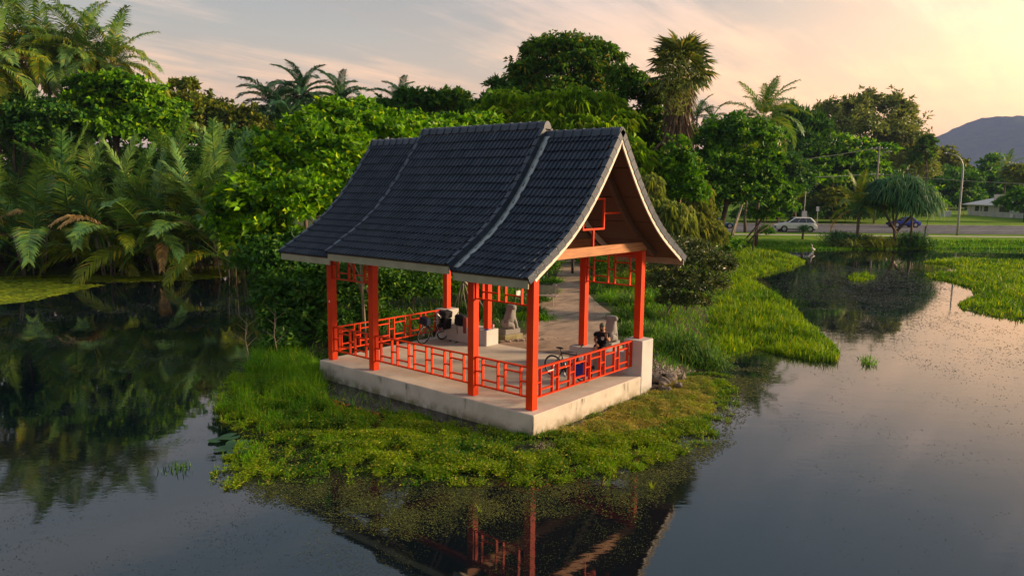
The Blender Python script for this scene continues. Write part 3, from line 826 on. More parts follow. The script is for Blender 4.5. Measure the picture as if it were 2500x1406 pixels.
# ---- branches of broadleaf trees
def limbs(b, base, top, r0, tips, n=7, wob=.06):
    """a tapering trunk from base to top and a bent limb to every tip"""
    base = np.array(base, float); top = np.array(top, float); H = np.linalg.norm(top-base)
    pts = []; 
    for i in range(6):
        t = i/5; pts.append(base+(top-base)*t+np.array([math.sin(t*5+base[0]), math.cos(t*4+base[1]), 0])*wob*H*t*(1-t)*2)
    b.tube(pts, [r0*(1-.55*i/5)*(1.25 if i == 0 else 1) for i in range(6)], n)
    for tip in tips:
        tip = np.array(tip, float); s = pts[random.choice([3, 4, 5])]; mid = (s+tip)/2+np.array([random.uniform(-.1, .1), random.uniform(-.1, .1), .12])*np.linalg.norm(tip-s)
        q1 = s*.75+mid*.25+np.array([0, 0, .04*H*.3])
        b.tube([s, q1, mid, tip*.6+mid*.4, tip], [r0*.42, r0*.34, r0*.22, r0*.14, r0*.05], 5, cap=False)
def tree(name, label, cat, d, ells, base, n, ln, wd, mat, bark='bark', r0=.25, base_z=-.1, depthk=.8, group=None, **kw):
    """ells: crown lobes as (px, py, rx_px, ry_px[, extra depth]); base: (px, extra depth) of the foot"""
    blobs = []
    for e in ells:
        dd = d+(e[4] if len(e) > 4 else 0.0); c = at(e[0], e[1], dd); sx = e[2]*dd/FPX; sz = e[3]*dd/FPX
        # lobes are laid out across the view and have depth like their width
        blobs.append((c[0], c[1], c[2], sx*1.08, sx*1.08, sz*1.1))
    bx = at(base[0], 560, d+base[1]); foot = np.array([bx[0], bx[1], base_z])
    t = thing(name, label, cat, tuple(foot), group=group)
    loc = np.array([foot[0], foot[1], foot[2]])
    lb = [(b[0]-loc[0], b[1]-loc[1], b[2]-loc[2], b[3], b[4], b[5]) for b in blobs]
    me = leafy_mesh('crown', lb, n, ln, wd, mat, **kw)
    link('crown', me, t)
    B = np.array(lb); w = (B[:, 3]*B[:, 5]); cz = (B[:, :3]*w[:, None]).sum(0)/w.sum()
    b = MB(); limbs(b, (0, 0, -.3), (cz[0]*.8, cz[1]*.8, cz[2]-.15*B[:, 5].max()), r0, [(q[0], q[1], q[2]+q[5]*.35) for q in lb][:9])
    b.build('trunk', M[bark], t, smooth=True)
    return t

# ---- palm fronds
def frond_mesh(name, L, e0, curve, nl, ll, lw, mat, droop=.5, fwd=.55, plane=.2, rach=.03, start=.12, twist=0.0, seed=0):
    r_ = np.random.default_rng(seed+11)
    K = 14; ts = np.linspace(0, 1, K); ang = e0-curve*ts**1.3
    dx = np.cos(ang)*L/(K-1); dz_ = np.sin(ang)*L/(K-1)
    X = np.concatenate([[0], np.cumsum(dx[:-1])]); Z = np.concatenate([[0], np.cumsum(dz_[:-1])])
    b = MB(); sel = list(range(0, K, 2))+[K-1]
    b.tube([(X[i], 0, Z[i]) for i in sel], [rach*(1-.85*ts[i])+.004 for i in sel], 4, cap=False)
    t = np.linspace(start, .985, nl); t = np.concatenate([t, t]); sd = np.concatenate([np.ones(nl), -np.ones(nl)])
    t = np.clip(t+r_.normal(0, .004, len(t)), start, .99)
    px = np.interp(t, ts, X); pz = np.interp(t, ts, Z); an = np.interp(t, ts, ang)
    T = np.stack([np.cos(an), np.zeros_like(an), np.sin(an)], 1); Nn = np.stack([-np.sin(an), np.zeros_like(an), np.cos(an)], 1)
    S = np.stack([np.zeros_like(an), sd, np.zeros_like(an)], 1)
    f = fwd+.5*t**2
    D1 = unit(S*(1-.25*t)[:, None]+T*f[:, None]+Nn*(plane+r_.normal(0, .10, len(t)))[:, None])
    le = ll*np.sin(np.clip(t*1.02+.06, 0, 1)*math.pi*.93)**.55*r_.uniform(.85, 1.08, len(t))
    P0 = np.stack([px, np.zeros_like(px), pz], 1)
    mid = P0+D1*(le*.55)[:, None]; D2 = unit(D1+np.array([0, 0, -droop])*(1+r_.normal(0, .25, len(t)))[:, None])
    tip = mid+D2*(le*.5)[:, None]
    w = (lw*np.ones(len(t)))[:, None]; Wd = unit(T-D1*np.sum(T*D1, 1)[:, None])
    V = np.stack([P0-Wd*w*.25, P0+Wd*w*.25, mid+Wd*w*.5, mid-Wd*w*.5, tip], 1).reshape(-1, 3)
    k = np.arange(len(t))[:, None]*5; F = (k+np.array([0, 1, 2, 0, 2, 3, 3, 2, 4])[None]).reshape(-1, 3)
    nb = len(b.v); V = np.concatenate([V, np.array(b.v)]); nv5 = len(t)*5
    F2 = np.array([[i+nv5 for i in f_] for f_ in b.f if len(f_) == 4])
    return mesh_np(name, V, [F, F2], mat)
def frond_set(tagname, n, L, ll, lw, mat, nl=34, e=(1.45, .2), curve=(.7, 1.9), **kw):
    out = []
    for i in range(n):
        f = i/(n-1) if n > 1 else 0
        e0 = e[0]+(e[1]-e[0])*f; cu = curve[0]+(curve[1]-curve[0])*f
        out.append(frond_mesh('frond', L, e0, cu, nl, ll, lw, mat, seed=i*7+hash(tagname) % 1 if False else i*7, **kw))
    return out
def crown_fronds(t, top, meshes, n, rz0=0.0, sc=(.85, 1.1), name='frond', spread=None, order=None):
    for i in range(n):
        f = (i+.5)/n; me = meshes[min(len(meshes)-1, int(f*len(meshes)))] if order is None else meshes[order[i % len(order)]]
        a = rz0+i*2.39996+random.uniform(-.25, .25)
        o = link(name, me, t, top, (random.uniform(-.22, .22), random.uniform(-.10, .12), a), random.uniform(*sc))
def palm(name, label, px, py, d, base_z, sets, counts, trunk_r=.16, cat='palm', lean=(0, 0), bark='palmbark', rot=0, group=None, skirt=None):
    top = at(px, py, d); loc = (top[0]-lean[0], top[1]-lean[1], base_z); H = top[2]-base_z
    t = thing(name, label, cat, loc, group=group)
    b = MB(); pts = [(lean[0]*(k/6)**1.5, lean[1]*(k/6)**1.5, H*k/6-.2*(k == 0)) for k in range(7)]
    b.tube(pts, [trunk_r*(1.35 if k == 0 else 1-.05*k) for k in range(7)], 9); b.build('trunk', M[bark], t, smooth=True)
    tp = (lean[0], lean[1], H)
    for (ms, n_) in zip(sets, counts): crown_fronds(t, tp, ms, n_, rz0=rot+random.random()*3)
    return t

def strap_mesh(name, P, D0, L, w, mat, droop=1.0, seg_f=.5):
    """long strap leaves: leave P along D0 then bend over"""
    n = len(P); L = (np.broadcast_to(L, (n,)))[:, None]; w = (np.broadcast_to(w, (n,)))[:, None]; dn = np.array([0, 0, -1.])
    D1 = unit(D0+dn*droop*.55); D2 = unit(D0+dn*droop*1.7)
    p1 = P+D0*L*.38; p2 = p1+D1*L*.34; p3 = p2+D2*L*.3
    S = unit(np.cross(D0, np.array([0, 0, 1.])+rng.normal(0, .25, (n, 3))))
    V = np.stack([P-S*w*.35, P+S*w*.35, p1-S*w*.5, p1+S*w*.5, p2-S*w*.42, p2+S*w*.42, p3], 1).reshape(-1, 3)
    k = np.arange(n)[:, None]*7
    F = (k+np.array([0, 1, 3, 0, 3, 2, 2, 3, 5, 2, 5, 4, 4, 5, 6])[None]).reshape(-1, 3)
    return mesh_np(name, V, F, mat)
def updirs(n, lo=.15, hi=1.0):
    a = rng.random(n)*6.283; z = rng.uniform(lo, hi, n); r = np.sqrt(np.clip(1-z*z, 0, 1)); return np.stack([r*np.cos(a), r*np.sin(a), z], 1)

# ------------------------------------------------------------------ hill and distant wood
def hill():
    rs = np.linspace(760, 5200, 190); ds = np.linspace(2300, 4900, 70); V = []
    R_, D_ = np.meshgrid(rs, ds, indexing='ij')
    px = 1250+R_/3500*FPX
    prof_ = np.interp(px, [1700, 2000, 2150, 2250, 2310, 2400, 2470, 2560, 2700, 3000, 3600, 4200], [10, 80, 168, 250, 283, 355, 365, 335, 260, 200, 120, 40])
    ridge = np.exp(-((D_-3560)/640)**2)
    spur = np.interp(px, [1700, 2200, 2350, 2500, 2700, 3200], [0, 20, 56, 124, 190, 120])*np.exp(-((D_-2760)/230)**2)
    Z = prof_*ridge+spur+5*np.sin(R_*.012)*ridge+7*np.cos(D_*.008+R_*.006)*ridge+rng.normal(0, 2.2, R_.shape)*ridge+.5-6*(ridge < .05)
    P = np.stack([CAM[0]+RH[0]*R_+FH[0]*D_, CAM[1]+RH[1]*R_+FH[1]*D_, Z], -1)
    i = np.arange(190*70).reshape(190, 70); F = np.stack([i[:-1, :-1], i[1:, :-1], i[1:, 1:], i[:-1, 1:]], -1).reshape(-1, 4)
    m, g, out = newmat('forested_hill'); wp = g.n('ShaderNodeNewGeometry').outputs['Position']
    n1 = g.noise(wp, .018, 6, .75)
    col = g.mix(g.maprange(n1, .35, .65), (.028, .055, .022), (.060, .095, .030))
    b = principled(g, col, 1.0, 0.0, 0, g.bump(g.noise(wp, .06, 5, .8), 1.0, 10)); g.link(b.outputs[0], out.inputs[0])
    tag(link('hill', mesh_np('hill', P, F, m, True)), 'forested hill rising far off behind the road', kind='structure')
hill()
def distant_wood():
    bl = []
    for r, d_, h in [(rng.uniform(-260, 330), rng.uniform(200, 290), rng.uniform(6, 11)) for _ in range(150)]:
        p = frd(r, d_, h*.42); bl.append((p[0], p[1], p[2], h*.62, h*.62, h*.62))
    tag(link('distant_wood', leafy_mesh('distant_wood', bl, 42000, 1.2, .85, LM['deep'], shell=.8, clump=10, cr=.2)), 'far-off belt of dark trees behind the road and gardens', 'wood', kind='stuff')
distant_wood()

# ------------------------------------------------------------------ trees
G1 = 'trees on the far side of the road'
tree('broadleaf_tree', 'big spreading tree with yellow-green leaves overhanging the water behind the pavilion roof', 'tree', 35,
     [(870, 325, 105, 62, 3), (1000, 332, 110, 48, 5), (1115, 322, 85, 34, 7), (785, 375, 105, 85, 1), (690, 420, 75, 72), (610, 490, 80, 62, -2), (575, 545, 55, 50, -2), (715, 510, 110, 85, -2), (835, 470, 100, 110, 0),
      (640, 590, 85, 55, -2), (755, 290, 28, 24, 1), (815, 262, 35, 24, 2), (880, 268, 35, 24, 3), (655, 360, 40, 32, 0), (730, 320, 40, 30, 1), (1170, 300, 50, 20, 8)],
     (800, 0), 36000, .29, .20, LM['bright'], bark='palebark', r0=.22, clump=14, cr=.125, shell=.60)
tree('broadleaf_tree', 'dark lower branches of leaves hanging to the water beside the left end of the pavilion', 'tree', 31,
     [(655, 640, 70, 55), (735, 640, 80, 60, 1), (690, 720, 60, 60, -1), (755, 740, 55, 75, -1), (720, 800, 42, 45, -2), (670, 780, 32, 40, -2), (800, 680, 50, 60, 1)],
     (740, 0), 15000, .24, .15, LM['deep'], bark='palebark', r0=.12, clump=11, cr=.2)
tree('broadleaf_tree', 'bright green leafy tree below the tall palms at the upper left', 'tree', 58,
     [(225, 215, 50, 24), (292, 205, 52, 24), (338, 235, 52, 36), (262, 250, 80, 36, 1), (375, 288, 62, 45), (240, 305, 80, 42), (315, 320, 80, 48), (190, 250, 36, 24)],
     (280, 0), 15000, .42, .30, LM['bright'], shell=.6)
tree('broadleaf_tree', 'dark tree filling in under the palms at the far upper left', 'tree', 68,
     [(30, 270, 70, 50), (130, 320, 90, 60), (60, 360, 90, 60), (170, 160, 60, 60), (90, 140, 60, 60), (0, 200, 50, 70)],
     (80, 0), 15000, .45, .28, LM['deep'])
tree('broadleaf_tree', 'olive-leaved trees sloping down towards the gap of sky at the left', 'tree', 80,
     [(424, 214, 16, 18), (462, 216, 20, 20), (440, 258, 55, 34), (505, 272, 50, 34), (553, 300, 45, 32), (590, 292, 40, 32), (400, 315, 60, 50), (480, 335, 80, 50), (560, 350, 70, 45), (625, 330, 40, 50)],
     (500, 0), 17000, .5, .32, LM['olive'])
for i, (px_, w_) in enumerate([(60, 120), (260, 130), (450, 120), (620, 100)]):
    tree('understorey_tree', ['dark evergreen mass behind the leftmost waterside palms', 'dark evergreen mass behind the middle waterside palms', 'dark evergreen mass behind the rightmost waterside palms', 'dark evergreen filling the gap left of the yellow-green tree'][i], 'tree', 62,
         [(px_-50, 460, w_*.7, 75), (px_+50, 450, w_*.7, 80), (px_, 540, w_, 60), (px_-30, 600, w_*.9, 35, -2)], (px_, 0), 7000, .4, .22, LM['deep'], group=None)
tree('broadleaf_tree', 'small tree with dark upright leaf clusters above the yellow-green tree', 'tree', 64,
     [(935, 262, 16, 20), (1005, 240, 26, 18), (990, 272, 36, 24), (1055, 250, 24, 20)], (985, 0), 2600, .55, .3, LM['deep'], cr=.24)
tree('broadleaf_tree', 'bronze-dark round-topped tree left of the bamboo', 'tree', 66,
     [(1092, 238, 22, 18), (1122, 242, 22, 18), (1075, 262, 30, 22), (1135, 265, 30, 20), (1160, 285, 30, 20)], (1105, 0), 3200, .45, .3, LM['autumn'], cr=.24)
tree('broadleaf_tree', 'thin-branched tree reaching left with sparse narrow leaves', 'tree', 60,
     [(1212, 208, 24, 14), (1235, 228, 30, 18), (1195, 245, 20, 14), (1182, 262, 22, 16)], (1270, 0), 1500, .5, .14, LM['deep'], r0=.12, cr=.3)
tree('broadleaf_tree', 'tallest round-crowned tree with bare forking limbs behind the roof ridge', 'tree', 62,
     [(1385, 118, 62, 30), (1322, 128, 44, 34), (1446, 142, 44, 38), (1290, 172, 42, 32), (1268, 200, 26, 30), (1400, 168, 80, 34), (1475, 122, 26, 12), (1495, 140, 30, 10), (1345, 228, 76, 32), (1440, 212, 56, 32), (1300, 222, 50, 34), (1500, 190, 30, 26)],
     (1370, 0), 21000, .42, .15, LM['autumn'], bark='palebark', r0=.24, clump=12, cr=.19, droop=.4, shell=.5)
tree('broadleaf_tree', 'tree with orange-tinged new leaves just left of the fan palm trunk', 'tree', 55,
     [(1525, 190, 32, 28), (1560, 225, 48, 38), (1605, 245, 42, 34), (1590, 300, 56, 44), (1545, 340, 56, 50), (1618, 360, 46, 56), (1575, 420, 60, 56), (1625, 455, 42, 50), (1500, 250, 34, 30), (1650, 255, 20, 16)],
     (1590, 0), 19000, .38, .16, LM['autumn'], r0=.2, droop=.4)
tree('bamboo', 'feathery yellow-green bamboo mass right behind the roof ridge', 'bamboo', 50,
     [(1240, 262, 48, 38), (1205, 288, 50, 28), (1345, 268, 60, 32), (1405, 262, 56, 36), (1465, 268, 46, 34), (1500, 300, 46, 34), (1300, 300, 80, 26), (1420, 310, 90, 26), (1550, 470, 50, 60, -3), (1540, 390, 40, 40, -3)],
     (1400, 0), 24000, .52, .085, LM['bamboo'], r0=.08, clump=16, cr=.25, droop=.6, dn=.35)
tree('broadleaf_tree', 'dense domed mid-green tree right of the pavilion, in front of the road', 'tree', 72,
     [(1715, 345, 42, 40), (1790, 322, 55, 36), (1848, 338, 52, 40), (1735, 405, 62, 46), (1828, 410, 60, 44), (1880, 392, 30, 34), (1765, 470, 62, 50), (1842, 478, 50, 46), (1700, 490, 50, 56), (1885, 455, 30, 34)],
     (1752, 0), 24000, .42, .26, LM['mid'], r0=.35)
tree('broadleaf_tree', 'thin drooping branches at the right edge of the domed tree', 'tree', 74,
     [(1905, 500, 34, 30), (1870, 528, 36, 18), (1925, 470, 28, 22)], (1800, 0), 2600, .42, .2, LM['mid'], r0=.12)
tree('willowy_tree', 'grey-green wispy tree beside the right eave of the roof', 'tree', 44,
     [(1592, 500, 26, 30), (1618, 530, 36, 42), (1650, 545, 34, 40), (1610, 575, 36, 40), (1655, 590, 36, 40), (1590, 450, 20, 24)],
     (1625, 0), 15000, .34, .045, LM['wispy'], bark='palebark', r0=.1, clump=20, cr=.26, droop=.9, dn=.8)
tree('conifer', 'narrow dark feathery tree behind the wispy one', 'tree', 56,
     [(1700, 480, 30, 50), (1690, 540, 40, 50), (1720, 570, 40, 36), (1665, 480, 26, 46)], (1700, 0), 7000, .4, .09, LM['gum'], r0=.12, droop=.7, dn=.5)
tree('small_tree', 'multi-stemmed small tree with dark glossy leaves right of the pavilion corner', 'small tree', 33.5,
     [(1640, 642, 50, 38), (1700, 632, 52, 40, .5), (1748, 655, 40, 36, .5), (1612, 692, 38, 32), (1680, 700, 60, 34), (1738, 700, 36, 28), (1660, 600, 44, 22, 1), (1780, 645, 20, 20, .5), (1640, 735, 36, 22), (1695, 738, 40, 20)],
     (1625, 0), 17000, .17, .055, LM['shrub'], bark='palebark', r0=.06, clump=12, cr=.2, shell=.45)
tree('bush', 'low green bush at the waterside in front of the dark trunks', 'bush', 62,
     [(1722, 606, 52, 26), (1775, 600, 34, 20), (1700, 570, 30, 26), (1668, 590, 40, 30)], (1730, 0), 6000, .3, .15, LM['mid'], r0=.05)
for i, (px_, d_) in enumerate([(1752, 74), (1786, 70), (1820, 73)]):
    lb_ = ['thick dark trunk leaning among the trees at the pond edge', 'pale slanting trunk pair at the pond edge', 'thin crossed dark stems at the pond edge'][i]
    b = MB(); s_ = d_/FPX
    f_ = at(px_-14, 596, d_); f_[2] = -.1
    if i == 0: b.tube([(0, 0, -.3), (.3, 0, 1.5), (.7, .1, 3.4), (.8, 0, 6)], [.42, .36, .28, .2], 9); b.tube([(.2, 0, 1.2), (-.5, 0, 3.5), (-.8, .2, 6)], [.2, .15, .1], 7)
    if i == 1: b.tube([(0, 0, -.3), (.5, -.4, 2), (1.1, -.9, 4.5)], [.14, .12, .08], 7); b.tube([(.5, 0, -.3), (.8, -.5, 2.4), (1.0, -1, 4.5)], [.12, .10, .07], 7)
    if i == 2: b.tube([(0, 0, -.3), (.9, -1.0, 1.4), (2.2, -2.4, 2.6)], [.09, .07, .04], 6); b.tube([(.9, -1, -.3), (.9, -1.0, 1.4), (1.2, -1.5, 2.8)], [.10, .07, .04], 6); b.tube([(.9, -1, 1.2), (1.9, -2, 3.2)], [.06, .03], 6)
    t_ = thing('leaning_tree', lb_, 'trunk', tuple(f_)); b.build('trunk', M[['bark', 'palebark', 'bark'][i]], t_, smooth=True)
# beyond the road
tree('flame_tree', 'wide tree with flat layered branches beyond the road', 'tree', 140,
     [(2000, 338, 62, 11), (2052, 352, 60, 10, 2), (1955, 372, 60, 12), (2092, 378, 60, 10), (2020, 398, 80, 12), (1945, 418, 60, 12, -2), (2105, 408, 60, 10), (1990, 440, 80, 13, -2), (2075, 432, 60, 12), (2150, 362, 40, 7), (2035, 372, 50, 10)],
     (2020, 4), 17000, .8, .5, LM['bright'], r0=.5, shell=.2, cr=.12)
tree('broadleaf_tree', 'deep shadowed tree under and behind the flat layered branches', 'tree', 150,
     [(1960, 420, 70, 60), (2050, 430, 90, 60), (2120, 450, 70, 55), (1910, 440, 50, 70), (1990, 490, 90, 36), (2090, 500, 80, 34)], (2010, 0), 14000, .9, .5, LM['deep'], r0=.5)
tree('broadleaf_tree', 'dark pointed tree between the coconut palm and the gums', 'tree', 125,
     [(1925, 290, 34, 26), (1965, 300, 40, 26), (1905, 335, 44, 36), (1990, 320, 34, 26), (1950, 350, 60, 36)], (1940, 0), 8000, .8, .28, LM['deep'], r0=.3, droop=-.4)
tree('gum_tree', 'tall grey-green gum trees, highest on the far side of the road', 'tree', 168,
     [(2008, 276, 22, 24), (2065, 268, 46, 28), (2110, 262, 40, 30), (2126, 240, 22, 16), (2178, 262, 34, 32), (2205, 285, 30, 34), (2120, 320, 80, 46), (2195, 350, 62, 56), (2228, 410, 50, 60), (2160, 410, 70, 60), (2060, 310, 50, 40)],
     (2150, 0), 26000, .85, .4, LM['gum'], bark='palebark', r0=.5, cr=.15)
tree('broadleaf_tree', 'reddish-brown tipped tree at the right foot of the gums', 'tree', 160,
     [(2262, 350, 18, 18), (2250, 385, 24, 26), (2268, 372, 16, 16)], (2255, 0), 2200, .7, .4, LM['autumn'], r0=.2)
tree('broadleaf_tree', 'olive tree just left of the street lamp, in front of the hill', 'tree', 215,
     [(2305, 385, 26, 22), (2320, 410, 36, 26), (2285, 420, 26, 30)], (2305, 0), 3400, 1.1, .7, LM['olive'], r0=.3)
tree('broadleaf_tree', 'broad dark green tree behind the street lamp', 'tree', 205,
     [(2300, 450, 56, 36), (2345, 440, 40, 30), (2290, 495, 50, 30), (2340, 490, 46, 34)], (2310, 0), 7000, 1.1, .7, LM['mid'], r0=.4)
tree('broadleaf_tree', 'row of mid-green trees behind the pale house', 'tree', 215,
     [(2400, 430, 46, 26), (2440, 450, 50, 30), (2410, 472, 56, 30), (2500, 460, 50, 34), (2420, 398, 24, 16)], (2420, 0), 7000, 1.1, .7, LM['mid'], r0=.4)
tree('broadleaf_tree', 'olive-brown tree at the right edge of the photo above the house roof', 'tree', 190,
     [(2490, 425, 32, 22), (2520, 440, 40, 30)], (2500, 0), 3000, 1.0, .6, LM['olive'], r0=.3)
tree('small_tree', 'small tree in front of the right half of the pale house', 'small tree', 140,
     [(2446, 498, 16, 13), (2478, 488, 26, 18), (2500, 480, 26, 22), (2490, 508, 24, 12), (2525, 500, 30, 24)], (2500, 0), 4200, .6, .4, LM['mid'], r0=.18)
tree('bush', 'rounded olive bush on the far verge behind the white car', 'bush', 131,
     [(1925, 488, 30, 20), (1950, 480, 16, 14)], (1930, 0), 1800, .6, .35, LM['olive'], r0=.1)
tree('bush', 'second olive bush on the far verge, left of the young coconut palm', 'bush', 131,
     [(2020, 490, 30, 22), (2045, 478, 24, 18)], (2030, 0), 1800, .6, .35, LM['olive'], r0=.1)
for i, px_ in enumerate([1835, 1900, 1975, 2060, 2130]):
    tree('hedge_shrub', ['dark shrub in the hedge behind the road, left end', 'dark shrub in the hedge behind the white car bonnet', 'dark shrub in the hedge behind the white car tail', 'dark shrub in the hedge behind the young coconut palm', 'dark shrub in the hedge behind the pandanus'][i], 'shrub', 133,
         [(px_, 525, 46, 15), (px_+20, 510, 30, 13)], (px_, 0), 1900, .6, .3, LM['deep'], r0=.05)
tree('small_tree', 'bright-leaved branch of a small tree behind the right side of the pandanus', 'small tree', 100,
     [(2265, 465, 22, 10), (2275, 500, 26, 18), (2262, 485, 16, 20)], (2262, 0), 1600, .5, .35, LM['bright'], r0=.06)
tree('sapling', 'little round-headed sapling on the lawn left of the white car', 'sapling', 93,
     [(1873, 562, 15, 11), (1860, 570, 8, 8), (1884, 570, 8, 8)], (1873, 0), 700, .28, .16, LM['mid'], base_z=.0, r0=.035)

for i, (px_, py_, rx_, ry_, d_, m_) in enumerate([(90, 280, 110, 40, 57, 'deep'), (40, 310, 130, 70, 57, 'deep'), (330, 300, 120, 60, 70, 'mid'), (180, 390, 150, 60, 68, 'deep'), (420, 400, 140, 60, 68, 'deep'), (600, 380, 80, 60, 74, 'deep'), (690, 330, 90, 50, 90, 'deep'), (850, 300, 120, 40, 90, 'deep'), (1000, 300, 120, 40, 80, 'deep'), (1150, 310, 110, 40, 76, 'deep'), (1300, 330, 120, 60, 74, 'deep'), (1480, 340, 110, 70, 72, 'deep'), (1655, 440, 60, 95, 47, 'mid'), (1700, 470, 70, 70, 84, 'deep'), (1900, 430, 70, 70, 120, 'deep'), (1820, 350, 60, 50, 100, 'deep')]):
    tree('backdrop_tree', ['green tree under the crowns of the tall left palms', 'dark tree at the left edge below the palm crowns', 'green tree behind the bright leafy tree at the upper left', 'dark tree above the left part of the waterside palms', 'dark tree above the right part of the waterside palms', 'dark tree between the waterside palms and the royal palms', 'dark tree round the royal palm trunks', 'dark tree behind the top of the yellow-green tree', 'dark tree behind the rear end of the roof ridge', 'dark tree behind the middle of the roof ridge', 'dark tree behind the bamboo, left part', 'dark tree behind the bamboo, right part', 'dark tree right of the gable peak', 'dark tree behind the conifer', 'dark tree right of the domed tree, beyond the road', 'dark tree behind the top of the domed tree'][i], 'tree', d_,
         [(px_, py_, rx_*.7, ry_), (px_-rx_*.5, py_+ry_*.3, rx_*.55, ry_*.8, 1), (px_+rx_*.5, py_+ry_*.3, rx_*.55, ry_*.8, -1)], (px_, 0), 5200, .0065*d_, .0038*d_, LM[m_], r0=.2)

# ------------------------------------------------------------------ palms
S_coco = frond_set('c', 6, 5.4, 1.25, .11, LM['frond'], nl=40, e=(1.4, -.1), curve=(.8, 1.7), droop=.75, start=.16)
S_cocy = frond_set('cy', 3, 5.4, 1.25, .11, LM['frondy'], nl=40, e=(.7, -.4), curve=(1.5, 1.6), droop=1.1, start=.16)
S_dead = frond_set('d', 2, 4.4, .85, .08, LM['frondd'], nl=34, e=(-.2, -.9), curve=(1.3, .7), droop=1.5, start=.16)
S_nipa = frond_set('n', 7, 8.2, 1.15, .11, LM['frond'], nl=52, e=(1.50, .75), curve=(.45, 2.1), droop=.35, start=.30, rach=.055, plane=.12)
S_nipy = frond_set('ny', 3, 7.6, 1.1, .11, LM['frondy'], nl=48, e=(1.35, .7), curve=(1.5, 2.5), droop=.55, start=.30, rach=.05, plane=.12)
S_nipd = frond_set('nd', 2, 6.6, .9, .11, LM['frondd'], nl=38, e=(1.3, .9), curve=(2.3, 3.0), droop=.8, start=.34, rach=.045)
S_royal = frond_set('r', 6, 4.9, 1.15, .11, LM['royal'], nl=46, e=(1.3, -.5), curve=(1.3, 1.7), droop=1.1, start=.10, plane=.45)
for i, (px_, py_, d_, s_, y_) in enumerate([(45, 92, 60, 12, 5), (-25, 160, 56, 8, 10), (195, 130, 61, 14, 6), (272, 158, 61, 14, 6), (120, 140, 60, 12, 6)]):
    palm('coconut_palm', ['tall palm cut by the top edge at the far left', 'palm with yellowing fronds at the left edge of the photo', 'palm with the highest upright spear frond at the upper left', 'palm nearest the open sky at the upper left with a brown seed skirt', 'dark palm crown between the tall left palms'][i], px_, py_, d_, -.2, [S_coco, S_cocy, S_dead], [s_+3, y_+1, 2], .17, lean=(.3*i-.5, .4))
for i, (px_, by, k) in enumerate([(-40, 665, 9), (20, 660, 10), (85, 658, 10), (150, 662, 11), (215, 655, 10), (275, 660, 11), (335, 655, 10), (400, 652, 11), (455, 655, 12), (510, 650, 11), (565, 640, 10)]):
    d_ = 53+2.2*math.sin(i*2.3); c_ = at(px_, 640, d_); loc_ = (c_[0], c_[1], -.3)
    t_ = thing('nipa_palm', 'trunkless feather palm rising from the left bank, number %s from the left edge' % ['zero', 'one', 'two', 'three', 'four', 'five', 'six', 'seven', 'eight', 'nine', 'ten'][i] if False else
               ['arching waterside palm cut by the left edge of the photo', 'waterside palm with low sweeping fronds at the far left', 'waterside palm just right of the low sweeping fronds', 'waterside palm with a broad upright blue-green frond', 'waterside palm above the pinkish dead frond tips', 'waterside palm holding the hanging dead brown frond', 'waterside palm in the middle of the left bank thicket', 'waterside palm with a long brown-tipped frond', 'waterside palm over the low golden frond', 'waterside palm second from the right end of the thicket', 'waterside palm next to the yellow-green tree'][i], 'palm', loc_, group='feather palms along the left bank')
    for j in range(k):
        f = (j+.5)/k
        o = link('frond', S_nipa[min(6, int(f*7))], t_, (random.uniform(-.5, .5), random.uniform(-.5, .5), random.uniform(0, .5)), (random.uniform(-.3, .3), random.uniform(-.15, .1), j*2.4+random.uniform(-.3, .3)), random.uniform(.9, 1.28))
    for j in range(6):
        link('frond', random.choice(S_nipy), t_, (random.uniform(-.5, .5), random.uniform(-.5, .5), .3), (random.uniform(-.3, .3), 0, random.uniform(0, 6.28)), random.uniform(.85, 1.2))
    for j in range(1+(i % 2)):
        link('frond', random.choice(S_nipd), t_, (0, 0, .8), (random.uniform(-.3, .3), -.15, random.uniform(0, 6.28)), random.uniform(.8, 1.05))
    b = MB()
    for j in range(9):
        a_ = random.random()*6.28; q = random.uniform(.2, .9); b.tube([(q*math.cos(a_), q*math.sin(a_), -.4), (q*1.6*math.cos(a_), q*1.6*math.sin(a_), 2.6)], [.06, .035], 5)
    b.build('stem', M['palebark'], t_, smooth=True)
for i, (px_, py_) in enumerate([(60, 340), (150, 330), (250, 345), (340, 350), (420, 360), (500, 365), (575, 370)]):
    c_ = at(px_, 600, 58); t_ = thing('nipa_palm', ['back-row waterside palm nearest the left edge', 'back-row waterside palm under the dead arching frond', 'back-row waterside palm below the bright leafy tree', 'back-row waterside palm in the middle', 'back-row waterside palm below the olive trees', 'back-row waterside palm right of the middle', 'back-row waterside palm touching the yellow-green tree'][i], 'palm', (c_[0], c_[1], -.2), group='feather palms along the left bank')
    for j in range(8):
        f = (j+.5)/8
        link('frond', (S_nipa if j % 3 else S_nipy)[min(2 if j % 3 == 0 else 6, int(f*5))], t_, (random.uniform(-.5, .5), random.uniform(-.5, .5), 2.0), (random.uniform(-.25, .25), random.uniform(-.15, .05), j*2.4+i), random.uniform(.95, 1.2))
    b = MB(); b.tube([(0, 0, -.3), (.1, 0, 2.2)], [.25, .2], 8); b.build('trunk', M['palmbark'], t_, smooth=True)
for i, (px_, py_, d_, n_) in enumerate([(668, 262, 84, 12), (738, 232, 86, 13), (832, 250, 88, 13), (700, 300, 82, 10), (982, 262, 90, 9)]):
    palm('royal_palm', ['leftmost of the dark royal palms against the sky', 'tallest of the dark royal palms, with a thin upright spear', 'right-hand dark royal palm with drooping fronds', 'low dark royal palm under the leftmost one', 'lone fuzzy palm crown behind the dark upright leaf clusters'][i], px_, py_, d_, -.2, [S_royal], [n_+12], .2, group='dark royal palms left of the roof')
